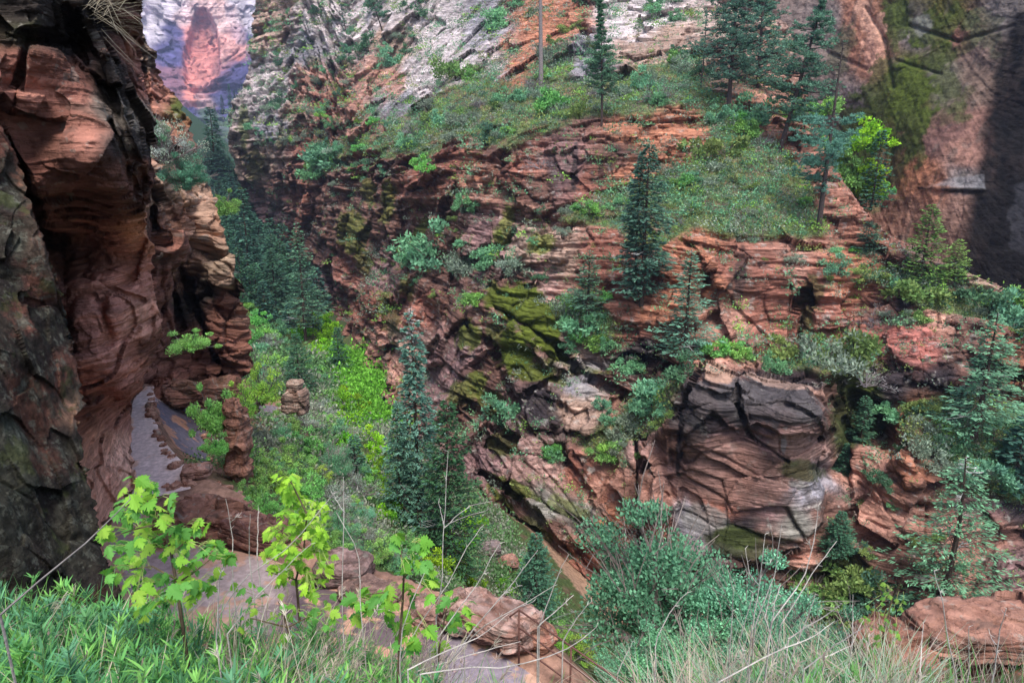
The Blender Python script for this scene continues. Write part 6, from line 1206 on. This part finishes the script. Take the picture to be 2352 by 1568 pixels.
for i, (l, Y) in enumerate([([c9([(620,1200),(670,900),(700,620)]), c9([(660,940),(600,870),(575,710)]), c9([(690,800),(735,800)])], 2.6), ([c9([(640,1190),(760,880),(810,550)])], 2.7), ([c9([(740,1180),(950,900),(1020,640),(1040,430)]), c9([(1000,720),(960,640)])], 2.5), ([c9([(800,1200),(1000,870),(1160,660)])], 2.8), ([c9([(850,1280),(1100,1130),(1190,1060)])], 2.4), ([c9([(950,1480),(1150,1320),(1330,1215)])], 2.2), ([c9([(400,1560),(800,1350),(1000,1280),(1140,1170)])], 2.1), ([c9([(1260,1300),(1260,1160),(1260,1000)])], 2.9), ([c9([(1690,1500),(1710,1180)])], 2.5), ([c9([(1920,1540),(1860,1250),(1830,1030),(1775,850)])], 2.3), ([c9([(2160,1500),(2200,1230),(2240,1090)]), c9([(2170,1320),(2130,1250)])], 2.4), ([c9([(2000,1500),(2000,1210)])], 2.6), ([c9([(470,1450),(490,1150),(500,970)])], 2.45), ([c9([(720,1380),(760,1050),(800,940)])], 2.35), ([c9([(760,1350),(700,1150),(740,960)])], 2.55), ([c9([(870,1400),(990,1100),(1020,1000)])], 2.65), ([c9([(600,1500),(540,1300),(620,990)])], 2.25), ([c9([(1080,1400),(1250,1330),(1330,1160)])], 2.75)]):
    stem('bare silvery stem fanning out of the dry grass clumps at the lower right' if i < 8 or i > 11 else 'lone thin stem in front of the big red boulder', l, Y, r=.003)
stem('long thick grey stem slanting up across the dark rock at the lower left', [c7([(0, 1130), (200, 960), (600, 630), (830, 395)])], 1.9, r=.0042, col=(.20, .18, .18))
# grasses hanging from the upper left cliff
def hanging():
    rs = np.random.RandomState(3); A = Acc(); c = at(232, 20, 9.2); n = 90; d = rnd_dirs(rs, n) * [1, .5, .6] + [1.1, -.4, -.1]
    blade(A, c + rs.normal(size=(n, 3)) * .12, d, .35 + .45 * rs.rand(n), np.full(n, .010), np.array([.38, .34, .26]) * (.6 + .7 * rs.rand(n, 1)), .6 * rs.rand(n))
    link('dry_tuft', A.mesh('dry_tuft', M_GRASS), None, None, 'dry straw tuft sprouting from the crack high on the left cliff', 'grass tuft')
hanging()
# ------------------------------------------------------------------ camera, light, sky
cam_d = bpy.data.cameras.new('camera'); cam_d.lens = 24.0; cam_d.sensor_width = 36.0; cam_d.clip_start = .05; cam_d.clip_end = 5000
cam = bpy.data.objects.new('camera', cam_d); ROOT.objects.link(cam); cam.rotation_euler = (PI / 2 - PITCH, 0, 0); SC.camera = cam
w = bpy.data.worlds.new('World'); SC.world = w; w.use_nodes = True; nt = w.node_tree; bg = nt.nodes['Background']
sky = nt.nodes.new('ShaderNodeTexSky'); sky.sky_type = 'NISHITA'; sky.sun_disc = False
SUN_EL, SUN_AZ = math.radians(62), math.radians(168)
sky.sun_elevation = SUN_EL; sky.sun_rotation = SUN_AZ; sky.air_density = 1.0; sky.dust_density = 3.0
nt.links.new(sky.outputs[0], bg.inputs[0]); bg.inputs[1].default_value = .12
sd = bpy.data.lights.new('sun', 'SUN'); sd.energy = 1.9; sd.angle = math.radians(22); sd.color = (1, .96, .9)
s = bpy.data.objects.new('sun', sd); ROOT.objects.link(s)
import mathutils
sdir = mathutils.Vector((math.sin(SUN_AZ) * math.cos(SUN_EL), math.cos(SUN_AZ) * math.cos(SUN_EL), math.sin(SUN_EL)))
s.rotation_euler = (-sdir).to_track_quat('-Z', 'Y').to_euler(); s.location = (0, -20, 60)
SC.view_settings.view_transform = 'Standard'; SC.view_settings.look = 'None'; SC.view_settings.exposure = 1.2
hz = Acc(); v = np.array([(x, y, zz) for x in (-700, 900) for y in (-30, 1500) for zz in (-90, 420)], float)
hz.add(v, [(0, 1, 3, 2), (4, 6, 7, 5), (0, 4, 5, 1), (2, 3, 7, 6), (0, 2, 6, 4), (1, 5, 7, 3)])
mh, hn = nodes('air'); ho = hn.nodes.new('ShaderNodeOutputMaterial'); hv = hn.nodes.new('ShaderNodeVolumePrincipled'); hv.inputs['Density'].default_value = .00017; hv.inputs['Color'].default_value = (.55, .66, 1, 1); hv.inputs['Anisotropy'].default_value = .2
hn.links.new(hv.outputs[0], ho.inputs['Volume']); link('haze', hz.mesh('haze', mh), kind='stuff', label='thin bluish air over the canyon', cat='haze')
SC.cycles.volume_bounces = 1
SC.cycles.max_bounces = 6; SC.cycles.diffuse_bounces = 3; SC.cycles.transparent_max_bounces = 4
